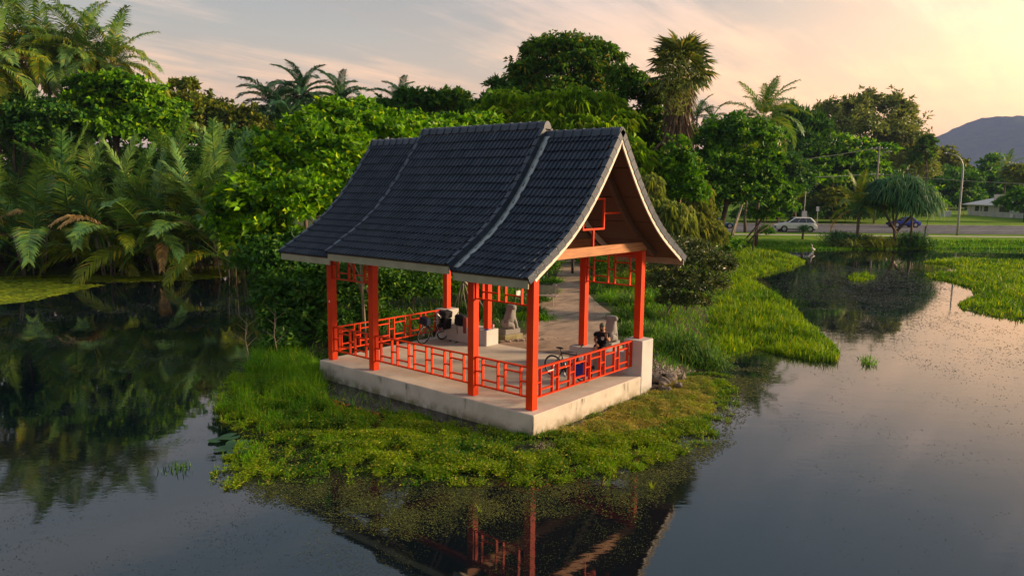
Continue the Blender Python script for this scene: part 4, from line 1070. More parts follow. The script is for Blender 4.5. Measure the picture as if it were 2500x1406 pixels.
S_small = frond_set('s', 5, 2.6, .6, .06, LM['royal'], nl=30, e=(1.3, .2), curve=(1., 1.8), droop=.7, start=.1, plane=.3)
palm('small_palm', 'small palm just right of the fan palm trunk', 1702, 285, 76, -.1, [S_small], [13], .12)
palm('small_palm', 'small palm half hidden behind the domed tree', 1738, 292, 78, -.1, [S_small], [9], .12)
palm('coconut_palm', 'tall coconut palm with spread fronds against the sunset, right of the domed tree', 1862, 290, 80, -.1, [S_coco, S_cocy, S_dead], [20, 5, 1], .18, rot=1.0)
S_young = frond_set('y', 5, 4.2, .9, .08, LM['frondy'], nl=40, e=(1.45, .25), curve=(.5, 1.6), droop=.45, start=.16)
palm('coconut_palm', 'young yellow-green coconut palm on the pond island left of the pandanus', 2098, 508, 84, -.4, [S_young, S_dead[:1]], [15, 1], .2, rot=.5)
palm('coconut_palm', 'distant coconut palm above the roof of the pale house', 2458, 408, 195, .8, [S_coco], [13], .25)
# fan palm with skirt of dry fronds
def fan_leaf():
    V = []; F = []; nseg = 24; R_ = 1.10
    b = MB(); b.tube([(0, 0, 0), (.65, 0, .12), (1.30, 0, .12)], [.03, .022, .015], 4)
    V = [list(v) for v in b.v]; Fq_ = [f for f in b.f if len(f) == 4]; F3 = []
    for k in range(nseg):
        a = math.radians(-125+250*k/(nseg-1)); dx, dy = math.cos(a), math.sin(a); L = R_*(.82+.18*math.cos(a*.6))*random.uniform(.9, 1.05)
        nx, ny = -dy, dx; w = .062; i = len(V); z0 = .12; up = .04*(1 if k % 2 else -1)
        V += [[1.30, 0, z0], [1.30+dx*L*.6+nx*w, dy*L*.6+ny*w, z0+up-.03], [1.30+dx*L*.6-nx*w, dy*L*.6-ny*w, z0-up-.03], [1.30+dx*L, dy*L, z0-.22-random.random()*.2]]
        F3 += [[i, i+1, i+2], [i+1, i+3, i+2]]
    return mesh_np('fan_leaf', V, [np.array(F3), np.array(Fq_)], LM['fan'])
random.seed(11)
top_ = at(1660, 175, 50); FT = thing('fan_palm', 'tall fan palm with a spiky round crown and shaggy dry skirt', 'palm', (top_[0], top_[1], -.2))
Hf = top_[2]+.2; b = MB(); b.tube([(0, 0, -.2), (.1, 0, Hf*.4), (.05, .05, Hf*.75), (0, 0, Hf)], [.42, .36, .34, .3], 12); b.build('trunk', M['thatch'], FT, smooth=True)
fm = [fan_leaf() for _ in range(3)]
for i in range(44):
    el = 1.4-1.95*((i+.5)/44)**.9
    link('fan_leaf', fm[i % 3], FT, (0, 0, Hf+.1-.35*(i/44)), (random.uniform(-.3, .3), -el, i*2.39996), random.uniform(.95, 1.25))
P_ = np.stack([rng.normal(0, .28, 1500), rng.normal(0, .28, 1500), Hf-.6-rng.random(1500)**1.3*4.2], 1)
D_ = unit(np.stack([P_[:, 0], P_[:, 1], np.full(1500, -.9)-rng.random(1500)], 1))
V_, F_ = leaf_quads(P_, D_, unit(rvec(1500)), rng.uniform(.7, 1.5, 1500), .10, .1, .1)
link('dry_skirt', mesh_np('dry_skirt', V_, F_, M['thatch']), FT)
# pale flower plumes in the fan palm crown
P_ = at(1645, 155, 48.6)-np.array([top_[0], top_[1], -.2])+np.clip(rng.normal(0, 1, (2400, 3)), -1.6, 1.6)*np.array([.6, .6, .7]); P_[800:1600] += np.array([.2, -.3, -1.6]); P_[:, 2] -= .5
V_, F_ = leaf_quads(P_, unit(rvec(2400)+np.array([0, 0, -.6])), rvec(2400), .22, .035, .1, .2)
link('flower_plume', mesh_np('flower_plume', V_, F_, LM['wispy']), FT)

# ------------------------------------------------------------------ pond island plants
def heads(name, label, cat, loc, pts, per, L, w, mat, droop, parts, group=None):
    t = thing(name, label, cat, tuple(loc), group=group)
    P = np.repeat(np.array(pts, float), per, 0)
    link('crown', strap_mesh('crown', P+rng.normal(0, .06, P.shape), updirs(len(P), -.1, .95), L*rng.uniform(.7, 1.15, len(P)), w, mat, droop), t)
    b = MB()
    for p in parts: b.tube(p, [.16, .13, .09][:len(p)], 7)
    if parts: b.build('trunk', M['palmbark'], t, smooth=True)
    return t
pc = at(2195, 480, 83); loc_ = np.array([pc[0], pc[1], -.45]); s_ = 83/FPX
pts = []
for i in range(46):
    v = unit(rng.normal(size=3)); v[2] = abs(v[2])*1.1-.15; a = v*np.array([3.3, 3.3, 2.5]); pts.append(a+np.array([0, 0, pc[2]+.45-.9]))
heads('pandanus', 'broad blue-green pandanus with drooping strap leaves on the pond island', 'pandanus', loc_, pts, 110, 2.8, .10, LM['pand'], 2.0,
      [[(.2, 0, -.2), (-.3, .2, 2.2), (-.6, .4, 4.2)], [(.4, 0, -.2), (.3, .3, 2.4), (.7, .1, 4.4)], [(1.1, -1.2, -.2), (1.2, -1.3, 2.0), (1.0, -1.2, 4.3)], [(0, 0, 1.6), (-1.2, .8, 3.4), (-1.8, 1.4, 4.6)], [(.2, 0, 1.8), (1.6, -1, 3.4), (2.2, -1.5, 4.6)]])
tgt = at(1962, 560, 88); loc_ = np.array([tgt[0], tgt[1], 0.0])
heads('young_pandanus', 'small drooping tuft tree on the lawn in front of the white car', 'young palm', loc_, [(0, 0, tgt[2]), (.2, -.1, tgt[2]+.25), (-.2, .15, tgt[2]+.1)], 60, 1.0, .06, LM['pand'], 1.5, [[(.1, .1, -.2), (0, 0, tgt[2])]])
for i, (px_, py_, rr_, m_) in enumerate([(2050, 575, 28, 'pand'), (2085, 582, 24, 'royal'), (2115, 585, 30, 'gum'), (2155, 590, 30, 'gum'), (2190, 592, 28, 'deep'), (2225, 575, 24, 'pand'), (2240, 592, 26, 'deep'), (2065, 596, 22, 'gum'), (2130, 600, 26, 'olive')]):
    c_ = at(px_, py_, 84.5 if i < 7 else 83.2); n_ = 620; r_ = rr_*84/FPX; z0 = -.45
    P = np.stack([rng.normal(0, r_*.6, n_), rng.normal(0, r_*.6, n_), rng.uniform(0, max(.3, c_[2]-z0-.1), n_)], 1)
    t_ = thing('waterside_plant', ['spiky blue-green plant at the left end of the island', 'dark low plant second from the left on the island', 'grey-leaved plant under the young coconut palm', 'grey-leaved plant left of the pandanus trunks', 'dark leaves round the pandanus trunks', 'spiky plant at the right of the pandanus trunks', 'dark low plant at the right end of the island', 'grey fringe plant at the left waterline of the island', 'brownish fringe plant at the middle waterline of the island'][i], 'plant', (c_[0], c_[1], z0))
    link('foliage', strap_mesh('foliage', P, updirs(n_, .1, .95), 1.25, .08, LM[m_], .6), t_)

# ------------------------------------------------------------------ marsh grass, floating herbs, weed
def patchy(x, y, s=.5): return .5+.5*hash2(x, y, s)
def marsh(poly_, n, H, label, mat, name='marsh_grass', wd=.035):
    q = sample_poly(poly_, n); _, ds = pin(poly_, q[:, 0], q[:, 1])
    lum = patchy(q[:, 0], q[:, 1], 1.3)
    h = H*(.35+.5*lum+.45*patchy(q[:, 0]+4, q[:, 1], 3.3)**2)*np.clip(.55+ds*.5, .55, 1)*np.clip(rng.lognormal(0, .3, n), .5, 1.7)
    P = np.stack([q[:, 0], q[:, 1], np.full(n, WZ-.03)], 1)
    dist = np.hypot(q[:, 0]-CAM[0], q[:, 1]-CAM[1])
    tag(link(name, blades_mesh(name, P, h, wd*np.clip(dist/30, .8, 3), mat, lean=.7)), label, 'grass', kind='stuff')
marsh(MARSH_A, 70000, .50, 'bright green marsh grass spreading right of the pavilion', LM['grass'])
marsh(MARSH_B, 32000, .42, 'bright green marsh grass island at the right edge of the pond', LM['grass'])
marsh(MARSH_C, 1600, .45, 'small yellow-green islet of grass in the open water', LM['grass'])
def patches(cent, n, H, mat, name, label, wd=.03, sp=1.0, lean=.8):
    P = []
    for (x, y, r) in cent:
        k = int(n*r*r/sum(c[2]**2 for c in cent)); P.append(np.stack([x+rng.normal(0, r*.5, k), y+rng.normal(0, r*.5, k)], 1))
    q = np.concatenate(P); P = np.stack([q[:, 0], q[:, 1], np.full(len(q), WZ-.03)], 1)
    tag(link(name, blades_mesh(name, P, H*rng.uniform(.4, 1.15, len(q)), wd, mat, lean=lean)), label, 'grass', kind='stuff')
o2 = lambda px, py: on(px, py, WZ)[:2]
patches([(*o2(2121, 888), .30), (*o2(2112, 880), .2)], 90, .38, LM['grassd'], 'reed_tuft', 'lone tuft of reeds standing in the water off the marsh tip', .03)
patches([(*o2(452, 1140), .16), (*o2(430, 1145), .30)], 60, .26, LM['deep'], 'reed_tuft', 'small tuft of reeds in the water at the lower left', .02)
patches([(*o2(1480, 1185), .08), (*o2(1592, 1192), .07), (*o2(1170, 1250), .05)], 30, .28, LM['herb'], 'reed_tuft', 'few single green shoots sticking out of the dark weed', .02)

FB = poly([(1800, 612), (1815, 602), (1900, 603), (2020, 604), (2150, 604), (2260, 603), (2260, 607), (2150, 609), (1900, 611)])
for PB, lb in ((FB, 'dark taller grass along the far bank left of the island'), (poly([(2250, 607), (2262, 601), (2400, 599), (2640, 602), (2640, 609), (2400, 607)]), 'dark taller grass along the far bank right of the island')):
    q = sample_poly(PB, 5000); n = len(q); P = np.stack([q[:, 0], q[:, 1], np.maximum(height(q[:, 0], q[:, 1]), WZ)-.03], 1)
    tag(link('bank_grass', blades_mesh('bank_grass', P, rng.uniform(.12, .42, n), .09, LM['grassd'], lean=.8)), lb, 'grass', kind='stuff')

OUT_PX = [(640, 840), (690, 880), (790, 905), (785, 935), (1300, 1062), (1596, 955), (1640, 925), (1700, 905), (1745, 900), (1800, 925), (1808, 985), (1775, 1045), (1728, 1092), (1600, 1142), (1480, 1172), (1300, 1194), (1100, 1190), (900, 1188), (700, 1180), (560, 1200), (505, 1175), (540, 1120), (580, 1090), (565, 1060), (515, 1010), (520, 960), (575, 910), (620, 880)]
MAT_P = poly(OUT_PX)
HOLE = poly([(800, 938), (900, 955), (1040, 990), (1190, 1028), (1240, 1050), (1120, 1035), (980, 1010), (830, 1012), (800, 990)])
STRAW = poly([(1420, 1040), (1596, 955), (1660, 930), (1720, 920), (1745, 960), (1735, 1010), (1640, 1050), (1500, 1078), (1340, 1062)])
def mat_density(x, y, ds):
    hi, hd = pin(HOLE, x, y); si, sd = pin(STRAW, x, y)
    return np.where(hi, .03, 1.0)*np.where(si & (sd > .15), .22, 1.0)*np.clip(ds*.55-.10+.75*(patchy(x, y, 3.1)-.3), .012, 1)*np.clip(2.2*(patchy(x, y, 2.3)*.45+patchy(x+3, y, 1.1)*.4+patchy(y, x+8, 5.5)*.25-.33), .015, 1)
q = sample_poly(MAT_P, 25000, mat_density); n = len(q)
_, ds = pin(MAT_P, q[:, 0], q[:, 1])
gx, gy = o2(760, 960); tall = np.exp(-((q[:, 0]-gx)**2+(q[:, 1]-gy)**2)/6.0)
lum = patchy(q[:, 0], q[:, 1], 2.1)
hh = (.05+.13*lum+.22*tall)*np.clip(.25+ds*.6, .25, 1)
# each sprig: 6 small leaves round a short stem
k = 6; P = np.repeat(np.stack([q[:, 0], q[:, 1], np.full(n, WZ)], 1), k, 0); H_ = np.repeat(hh, k)
zz = np.tile(np.linspace(.25, 1, k), n)
P[:, 2] += H_*zz+.01; P[:, :2] += rng.normal(0, .025, (n*k, 2))
D_ = updirs(n*k, -.05, .6); N_ = unit(np.array([0, 0, 1.])+rvec(n*k)*.5)
V_, F_ = leaf_quads(P, D_, N_, rng.uniform(.045, .105, n*k), rng.uniform(.016, .032, n*k), .2, .1)
tag(link('floating_herbs', mesh_np('floating_herbs', V_, F_, LM['herb'])), 'mat of leafy water herbs growing round the pavilion base', 'water plants', kind='stuff')
# grass blades rising through the mat, taller to the left
q = sample_poly(MAT_P, 20000, lambda x, y, d_: mat_density(x, y, d_)*np.clip(.30+1.1*np.exp(-((x-gx)**2+(y-gy)**2)/9.0)+.5*(patchy(x, y, .9) > .72), 0, 1)); n = len(q)
tall = np.exp(-((q[:, 0]-gx)**2+(q[:, 1]-gy)**2)/7.0)
P = np.stack([q[:, 0], q[:, 1], np.full(n, WZ-.02)], 1)
tag(link('waterside_grass', blades_mesh('waterside_grass', P, (.22+.42*tall)*rng.uniform(.5, 1.3, n), .016, LM['grassd'], lean=.9)), 'grass blades standing in the weed left of the pavilion', 'grass', kind='stuff')
# flattened straw-coloured grass along the right face of the slab
q = sample_poly(STRAW, 19000, lambda x, y, d_: np.clip(.3+d_, 0, 1)); n = len(q)
zb = WZ+.02+.10*np.clip(patchy(q[:, 0], q[:, 1], 2.3), 0, 1)
P = np.stack([q[:, 0], q[:, 1], zb], 1); D_ = updirs(n, -.05, .45)
tag(link('matted_grass', strap_mesh('matted_grass', P, D_, .26, .012, LM['strawgrass'], .8)), 'flattened straw-tinged grass along the right side of the slab', 'grass', kind='stuff')
BANK = poly([(640, 845), (700, 860), (780, 900), (785, 930), (700, 940), (600, 915)])
q = sample_poly(BANK, 5200); n = len(q); P = np.stack([q[:, 0], q[:, 1], np.full(n, WZ+.05)], 1)
tag(link('bank_grass', blades_mesh('bank_grass', P, rng.uniform(.2, .7, n), .02, LM['grassd'], lean=1.0)), 'dark grass on the bank behind the left corner of the slab', 'grass', kind='stuff')
# low weed lying flat on the water: duckweed and dark flecks
def flecks(poly_, n, size, mat, name, label, dens=None, z=.004):
    q = sample_poly(poly_, n, dens); n = len(q)
    a = rng.random(n)*6.283; P = np.stack([q[:, 0], q[:, 1], WZ+z+rng.random(n)*.006], 1)
    D_ = np.stack([np.cos(a), np.sin(a), rng.normal(0, .05, n)], 1); N_ = unit(np.array([0, 0, 1.])+rng.normal(0, .08, (n, 3)))
    dist = np.clip(np.hypot(q[:, 0]-CAM[0], q[:, 1]-CAM[1])/14, .8, 4)
    V_, F_ = leaf_quads(P, D_, N_, size*rng.uniform(.5, 1.4, n)*dist, size*.55*rng.uniform(.5, 1.2, n)*dist, .05)
    tag(link(name, mesh_np(name, V_, F_, mat)), label, 'water weed', kind='stuff')
DARKW = poly([(560, 1160), (700, 1150), (1300, 1170), (1600, 1125), (1780, 1040), (1800, 1080), (1650, 1200), (1560, 1290), (1420, 1260), (1200, 1290), (1000, 1330), (860, 1300), (700, 1250), (600, 1230)])
flecks(DARKW, 26000, .045, LM['scum'], 'submerged_weed', 'olive-brown weed floating along the front edge of the herb mat', lambda x, y, d_: np.clip(d_*1.2, 0, 1)*np.clip(2.2*patchy(x, y, 2.0)*patchy(x, y+5, .9)+.12, 0, 1))
flecks(MAT_P, 24000, .05, LM['scum'], 'submerged_weed', 'olive-brown weed between the herb stems', lambda x, y, d_: np.clip(d_*2, .05, 1)*np.where(pin(HOLE, x, y)[0], .08, 1))
flecks(poly([(1640, 900), (1760, 890), (1900, 880), (1900, 930), (1850, 1000), (1800, 1060), (1700, 1060), (1720, 960)]), 5000, .045, LM['scum'], 'submerged_weed', 'thin brown weed at the water edge right of the slab', lambda x, y, d_: np.clip(d_*.9, 0, 1)*np.clip(1.6*patchy(x, y, 1.3)-.2, 0, 1))
OPENR = poly([(1800, 880), (2500, 800), (2700, 1000), (2600, 1406), (1500, 1406), (1560, 1200), (1800, 1060)])
flecks(OPENR, 1300, .030, LM['fleck'], 'floating_flecks', 'sparse flecks floating on the open water at the right', lambda x, y, d_: np.clip(1.5*patchy(x, y, .6)*patchy(x+9, y, 1.9)-.25, 0, 1))
OPENL = poly([(0, 760), (620, 720), (640, 860), (520, 1000), (560, 1200), (900, 1406), (-60, 1500), (-200, 1000)])
flecks(OPENL, 11000, .030, LM['fleck'], 'floating_flecks', 'flecks of weed floating on the dark water at the left', lambda x, y, d_: np.clip(1.6*patchy(x, y, .5)*patchy(x+9, y, 1.7)-.15, 0, 1))
flecks(poly([(1000, 1250), (1550, 1230), (1640, 1300), (1500, 1406), (700, 1406), (760, 1290)]), 5200, .026, LM['scum'], 'floating_flecks', 'specks of weed over the mirrored roof at the bottom', lambda x, y, d_: np.clip(1.5*patchy(x, y, 1.1)-.3, 0, 1))
CARPET = poly([(1860, 700), (1900, 668), (1990, 640), (2100, 650), (2250, 660), (2340, 700), (2310, 770), (2250, 830), (2120, 840), (2000, 780), (1930, 740)])
flecks(CARPET, 17000, .036, LM['fleck'], 'pond_weed', 'dark speckled weed over the far right part of the pond', lambda x, y, d_: np.clip(d_*.35, 0, 1)*np.clip(.35+patchy(x, y, .8), 0, 1))
flecks(poly([(2120, 820), (2330, 760), (2500, 790), (2600, 900), (2500, 930), (2250, 900)]), 1100, .035, LM['fleck'], 'pond_weed', 'scattered dark weed on the pale water at the right edge', lambda x, y, d_: np.clip(1.4*patchy(x, y, .7)-.3, 0, 1))
flecks(poly([(-100, 708), (60, 692), (180, 694), (252, 696), (180, 712), (60, 738), (-100, 752)]), 15000, .10, LM['scumg'], 'duckweed_patch', 'sunlit yellow-green duckweed patch at the left edge', lambda x, y, d_: np.clip(d_*.7+.1, 0, 1))
flecks(poly([(-100, 672), (0, 674), (300, 664), (480, 652), (570, 644), (620, 655), (640, 668), (480, 684), (300, 690), (100, 694), (-100, 706)]), 24000, .09, LM['scumg'], 'duckweed_band', 'green duckweed band along the foot of the waterside palms', lambda x, y, d_: np.clip(d_*.5+.05, 0, 1)*np.clip(.3+patchy(x, y, .5), 0, 1))
# lily pads, a few broad dark ones at the left edge of the mat
for i, (px_, py_, r_) in enumerate([(560, 1070, .26), (582, 1085, .30), (545, 1098, .22), (600, 1100, .24), (575, 1105, .20), (525, 1078, .18)]):
    c_ = on(px_, py_, WZ); b = MB(); V = [(0, 0, .035)]; 
    for k in range(13):
        a_ = .25+k*(6.283-.5)/12; V.append((r_*math.cos(a_)*(1+.06*math.sin(3*a_)), r_*math.sin(a_), .035+.012*math.sin(2*a_)+.01))
    b.add(V, [(0, k, k+1) for k in range(1, 13)])
    tag(b.build('lily_pad', LM['royal'], None, loc=tuple(c_), rot=(0, 0, i*1.1)), ['dark lily pad nearest the left edge of the herb mat, upper one', 'largest dark lily pad beside the herb mat', 'dark lily pad second from the left in the cluster', 'dark lily pad tucked against the herbs', 'smallest dark lily pad in the middle of the cluster', 'outlying dark lily pad farthest left of the cluster'][i], 'lily pad', 'dark lily pads left of the herb mat')

# ------------------------------------------------------------------ undergrowth round the path and behind the pavilion
def clump(name, label, cat, px, py, z, rad, n, L, wd, mat, droop=1.0, lo=.2, group=None):
    c_ = on(px, py, z); zz_ = float(height(np.array([c_[0]]), np.array([c_[1]]))[0]); zz_ = max(zz_, WZ)
    P = np.stack([rng.normal(0, rad*.38, n), rng.normal(0, rad*.38, n), np.zeros(n)], 1)
    D_ = unit(updirs(n, lo, 1.0)+np.concatenate([P[:, :2], np.zeros((n, 1))], 1)/rad*.6)
    t = thing(name, label, cat, (c_[0], c_[1], zz_-.03), group=group)
    link('leaves', strap_mesh('leaves', P, D_, L*rng.uniform(.6, 1.15, n), wd, mat, droop), t); return t
R_lab = ['dense dark strappy clump beside the tall right pedestal', 'strappy clump with pale arching leaves right of the pedestal', 'strappy clump at the marsh edge']
clump('grass_clump', R_lab[0], 'ornamental grass', 1650, 845, -.1, .8, 900, 1.2, .028, LM['strappy'], 1.2)
clump('grass_clump', R_lab[1], 'ornamental grass', 1690, 862, -.3, .75, 800, 1.15, .028, LM['strappy'], 1.25)
clump('grass_clump', R_lab[2], 'ornamental grass', 1735, 880, -.4, .5, 420, .95, .026, LM['strappy'], 1.2)
clump('grass_clump', 'small bright tuft left of the domed grass clump by the pedestal', 'ornamental grass', 1600, 815, 0, .4, 300, .7, .025, LM['strappy'], 1.1)
for i, (px_, py_, L_, m_) in enumerate([(1470, 690, .8, 'strappy'), (1505, 705, .9, 'strappy'), (1455, 715, .7, 'strappy'), (1490, 735, .8, 'grassd'), (1530, 745, .9, 'strappy'), (1520, 780, .8, 'strappy'), (1560, 770, .9, 'grassd'), (1535, 815, .7, 'strappy'), (1440, 690, .6, 'grassd'), (1585, 740, .9, 'grassd'), (1560, 705, 1.0, 'bamboo'), (1525, 680, 1.0, 'bamboo'), (1560, 660, 1.1, 'bamboo'), (1490, 665, .8, 'bamboo')]):
    clump('border_plant', ['strappy plant at the right of the path seen under the upper lattice, far left', 'strappy plant at the right path edge below the lattice', 'low strappy plant right behind the inner red post', 'leafy grass tuft at the right path edge, halfway up', 'strappy plant left of the corner red post', 'strappy plant behind the stone lion at the right', 'soft grass tuft between the lion and the corner post', 'strappy plant right of the stone lion head', 'small tuft at the far end of the right border', 'soft grass behind the corner red post', 'pale reed-like plant seen through the lattice, right bay', 'pale reed-like plant seen through the lattice, middle bay', 'pale reed-like plant above the lattice near the corner post', 'pale reed-like plant above the lattice near the inner post'][i],
          'border plant', px_, py_, -.05, .55, 330, L_, .035, LM[m_], 1.0, group='plants along the right side of the path')
for i, (px_, py_, L_, m_) in enumerate([(1322, 780, .6, 'grassd'), (1318, 735, .7, 'strappy'), (1342, 715, .6, 'grassd'), (1352, 690, .6, 'grassd'), (1300, 760, .7, 'deepS'), (1275, 775, .5, 'bamboo'), (1225, 765, .8, 'strappy'), (1190, 775, .8, 'strappy'), (1150, 765, .9, 'strappy'), (1085, 770, .9, 'strappy'), (1030, 780, .9, 'strappy'), (985, 790, .9, 'strappy'), (940, 795, 1.0, 'frondS'), (895, 805, 1.0, 'strappy'), (1250, 720, .7, 'grassd'), (1215, 735, .7, 'grassd')]):
    mm = {'deepS': LM['deep'], 'frondS': LM['frond']}.get(m_) or LM[m_]
    clump('border_plant', ['grass tuft at the left path edge beside the near corner post', 'strappy plant next to the park bench', 'grass tuft right behind the park bench', 'grass tuft at the far left of the path', 'dark tuft between the stone lion and the path', 'yellow-green tuft at the right foot of the left stone lion', 'strappy plant behind the left stone lion', 'strappy plant left of the left stone lion', 'strappy plant behind the bench wall with the bag', 'strappy plant behind the far corner pedestal', 'strappy plant behind the loaded bicycle', 'strappy plant behind the back railing, middle', 'palm-like seedling behind the back railing, left', 'strappy plant behind the back railing at the far left', 'grass tuft behind the white pole', 'grass tuft left of the white pole'][i],
          'border plant', px_, py_, -.05, .55, 300, L_, .04, mm, 1.0, group='plants along the left side of the path')
def shrub(label, px, py, d, rx, ry, mat, n, ln, wd, group=None, name='shrub', cat='shrub', **kw):
    return tree(name, label, cat, d, [(px, py, rx, ry), (px-rx*.5, py+ry*.4, rx*.6, ry*.6, -.4), (px+rx*.5, py+ry*.35, rx*.6, ry*.6, .4)], (px, 0), n, ln, wd, mat, r0=.03, group=group, **kw)
GU = 'undergrowth behind the pavilion'
for i, (px_, py_, d_, rx, ry, m_) in enumerate([(700, 850, 28, 50, 40, 'deep'), (850, 700, 30, 60, 60, 'deep'), (930, 690, 31, 56, 66, 'deep'), (1010, 690, 32, 56, 66, 'deep'), (1080, 680, 34, 50, 60, 'mid'), (1150, 690, 36, 50, 60, 'deep'), (1215, 680, 38, 44, 50, 'deep'), (1270, 660, 42, 44, 50, 'deep'), (1320, 640, 48, 40, 44, 'mid'), (830, 800, 28.5, 40, 40, 'deep'), (900, 770, 29.5, 40, 40, 'deep'), (1330, 610, 58, 70, 40, 'deep'), (1440, 630, 58, 60, 44, 'mid'), (1500, 640, 50, 60, 50, 'mid'), (1560, 640, 44, 50, 50, 'gum')]):
    shrub(['dark shrub at the foot of the overhanging branches', 'dark shrub seen between the two leftmost posts', 'dark shrub right of the second post from the left', 'dark shrub in the middle of the back opening', 'brighter shrub left of the far corner post', 'dark shrub behind the bag on the bench wall', 'dark shrub above the left stone lion', 'dark shrub behind the white pole', 'green shrub beyond the park bench', 'low dark shrub behind the left posts', 'low dark shrub behind the back railing', 'dark shrub closing the far end of the path, left part', 'green shrub closing the far end of the path, right part', 'green shrub seen through the right upper lattice', 'grey-green shrub behind the right corner post top'][i],
          px_, py_, d_, rx, ry, LM[m_], 3000, .2, .09, group=GU, clump=12, cr=.3)
# thin trunks seen through the pavilion
for i, (px_, py_, h_, lx, ly) in enumerate([(893, 830, 5.5, -.3, .1), (905, 835, 4.5, .9, .3), (872, 790, 5, -.9, .2), (1064, 752, 5, .15, 0), (980, 745, 5, .5, .3)]):
    c_ = on(px_, py_, -.1); t_ = thing('slender_trunk', ['pale slender trunk between the two leftmost posts, upright one', 'pale slender trunk leaning right behind the second post', 'pale slender trunk leaning left behind the railing', 'straight pale trunk just left of the far corner post', 'grey slender trunk in the middle of the back opening'][i], 'trunk', (c_[0], c_[1], c_[2]-.2), group='slender trunks behind the pavilion')
    b = MB(); b.tube([(0, 0, 0), (lx*.25, ly*.3, h_*.3), (lx*.5, ly*.4, h_*.6), (lx, ly, h_)], [.07, .055, .05, .04], 7); b.tube([(lx*.3, ly*.3, h_*.35), (lx*.3-.4, ly+.5, h_*.7)], [.035, .02], 5); b.build('trunk', M['palebark'], t_, smooth=True)
# stilt-rooted pandanus behind the far corner pedestal
c_ = on(1130, 770, 0); t_ = thing('stilt_root_plant', 'leaning stilt-rooted plant behind the far corner pedestal', 'plant', tuple(c_)); b = MB()
for k in range(6): b.tube([(0, 0, 1.6), (.2*math.cos(k), .2*math.sin(k), 1.1), (.5*math.cos(k*1.1), .5*math.sin(k*1.1), -.1)], [.03, .03, .025], 5)
b.tube([(.9, -.5, .2), (.3, -.2, 1.2), (-.1, 0, 1.7), (-.4, .1, 2.6)], [.07, .07, .06, .05], 7); b.build('root', M['palebark'], t_, smooth=True)
P = np.array([[-.4, .1, 2.5]]).repeat(70, 0); link('crown', strap_mesh('crown', P, updirs(70, 0, 1), 1.2, .05, LM['pand'], 1.1), t_)
# leaf litter under the shrubs
LIT = np.array([on(px, py, -.1)[:2] for px, py in [(700, 860), (1190, 860), (1220, 830), (1310, 780), (1330, 700), (1250, 700), (900, 730), (760, 770)]])
q = sample_poly(LIT, 7000); n = len(q); P = np.stack([q[:, 0], q[:, 1], ground_z(q)+.02], 1); a = rng.random(n)*6.283
V_, F_ = leaf_quads(P, np.stack([np.cos(a), np.sin(a), rng.normal(0, .2, n)], 1), unit(np.array([0, 0, 1.])+rvec(n)*.4), .11, .05, .2)
tag(link('leaf_litter', mesh_np('leaf_litter', V_, F_, LM['litter'])), 'brown fallen leaves on the soil behind the pavilion', 'leaf litter', kind='stuff')
COVER = np.array([on(px, py, -.1)[:2] for px, py in [(1600, 925), (1700, 905), (1780, 760), (1800, 620), (1440, 640), (1440, 720), (1500, 770), (1510, 830)]])
q = sample_poly(COVER, 16000, lambda x, y, d_: np.where(pin(PATH, x, y)[0], 0, 1.0)*np.clip(d_, .1, 1)); n = len(q); P = np.stack([q[:, 0], q[:, 1], ground_z(q)-.02], 1)
tag(link('ground_cover', blades_mesh('ground_cover', P, rng.uniform(.12, .4, n), .03, LM['grassd'], lean=1.0)), 'grassy ground cover between the path and the marsh', 'ground cover', kind='stuff')
LC = np.array([on(px, py, -.1)[:2] for px, py in [(560, 655), (640, 720), (700, 860), (1190, 860), (1310, 780), (1330, 700), (1350, 650), (1100, 640), (700, 640)]])
q = sample_poly(LC, 15000, lambda x, y, d_: np.where(pin(PATH, x, y)[0], 0, 1.0)); n = len(q); P = np.stack([q[:, 0], q[:, 1], ground_z(q)-.02], 1)
tag(link('ground_cover', blades_mesh('ground_cover', P, rng.uniform(.12, .5, n), .045, LM['deep'], lean=1.1)), 'dark ground cover behind the pavilion and left of the path', 'ground cover', kind='stuff')

# gravel heap, rocks
c0 = on(1625, 893, -.1); n = 2600
q = c0[:2]+rng.normal(0, 1, (n, 2))*np.array([.62, .62]); q = q[(q[:, 0] > 6.03)]; n = len(q)
def stones(q, z, size, name, label, mat, cat='gravel'):
    n = len(q); base = np.array([[1, 0, 0], [0, 1, 0], [-1, 0, 0], [0, -1, 0], [0, 0, .8], [0, 0, -.6]]); Fo = np.array([[0, 1, 4], [1, 2, 4], [2, 3, 4], [3, 0, 4], [1, 0, 5], [2, 1, 5], [3, 2, 5], [0, 3, 5]])
    s = size*rng.uniform(.5, 1.5, (n, 1, 1)); an = rng.random(n)*6.28; c, sn = np.cos(an), np.sin(an)
    B = base[None]*rng.uniform(.6, 1.3, (n, 6, 3))*s
    X = B[:, :, 0]*c[:, None]-B[:, :, 1]*sn[:, None]; Y = B[:, :, 0]*sn[:, None]+B[:, :, 1]*c[:, None]
    V = np.stack([X+q[:, None, 0], Y+q[:, None, 1], B[:, :, 2]+z[:, None]], -1).reshape(-1, 3)
    F = (np.arange(n)[:, None, None]*6+Fo[None]).reshape(-1, 3)
    return tag(link(name, mesh_np(name, V, F, mat)), label, cat, kind='stuff')
def pebmat():
    m, g, out = newmat('mixed_pebbles'); isl = g.n('ShaderNodeNewGeometry').outputs['Random Per Island']
    col = g.ramp(isl, [(0, (.09, .065, .05)), (.35, (.22, .16, .12)), (.7, (.36, .28, .21)), (1, (.60, .52, .44))])
    b = principled(g, col, .85, .2); g.link(b.outputs[0], out.inputs[0]); return m
M['pebs'] = pebmat()
stones(q, ground_z(q)+.01, .035, 'gravel', 'pale pebbles heaped at the right of the tall pedestal', M['pebs'])
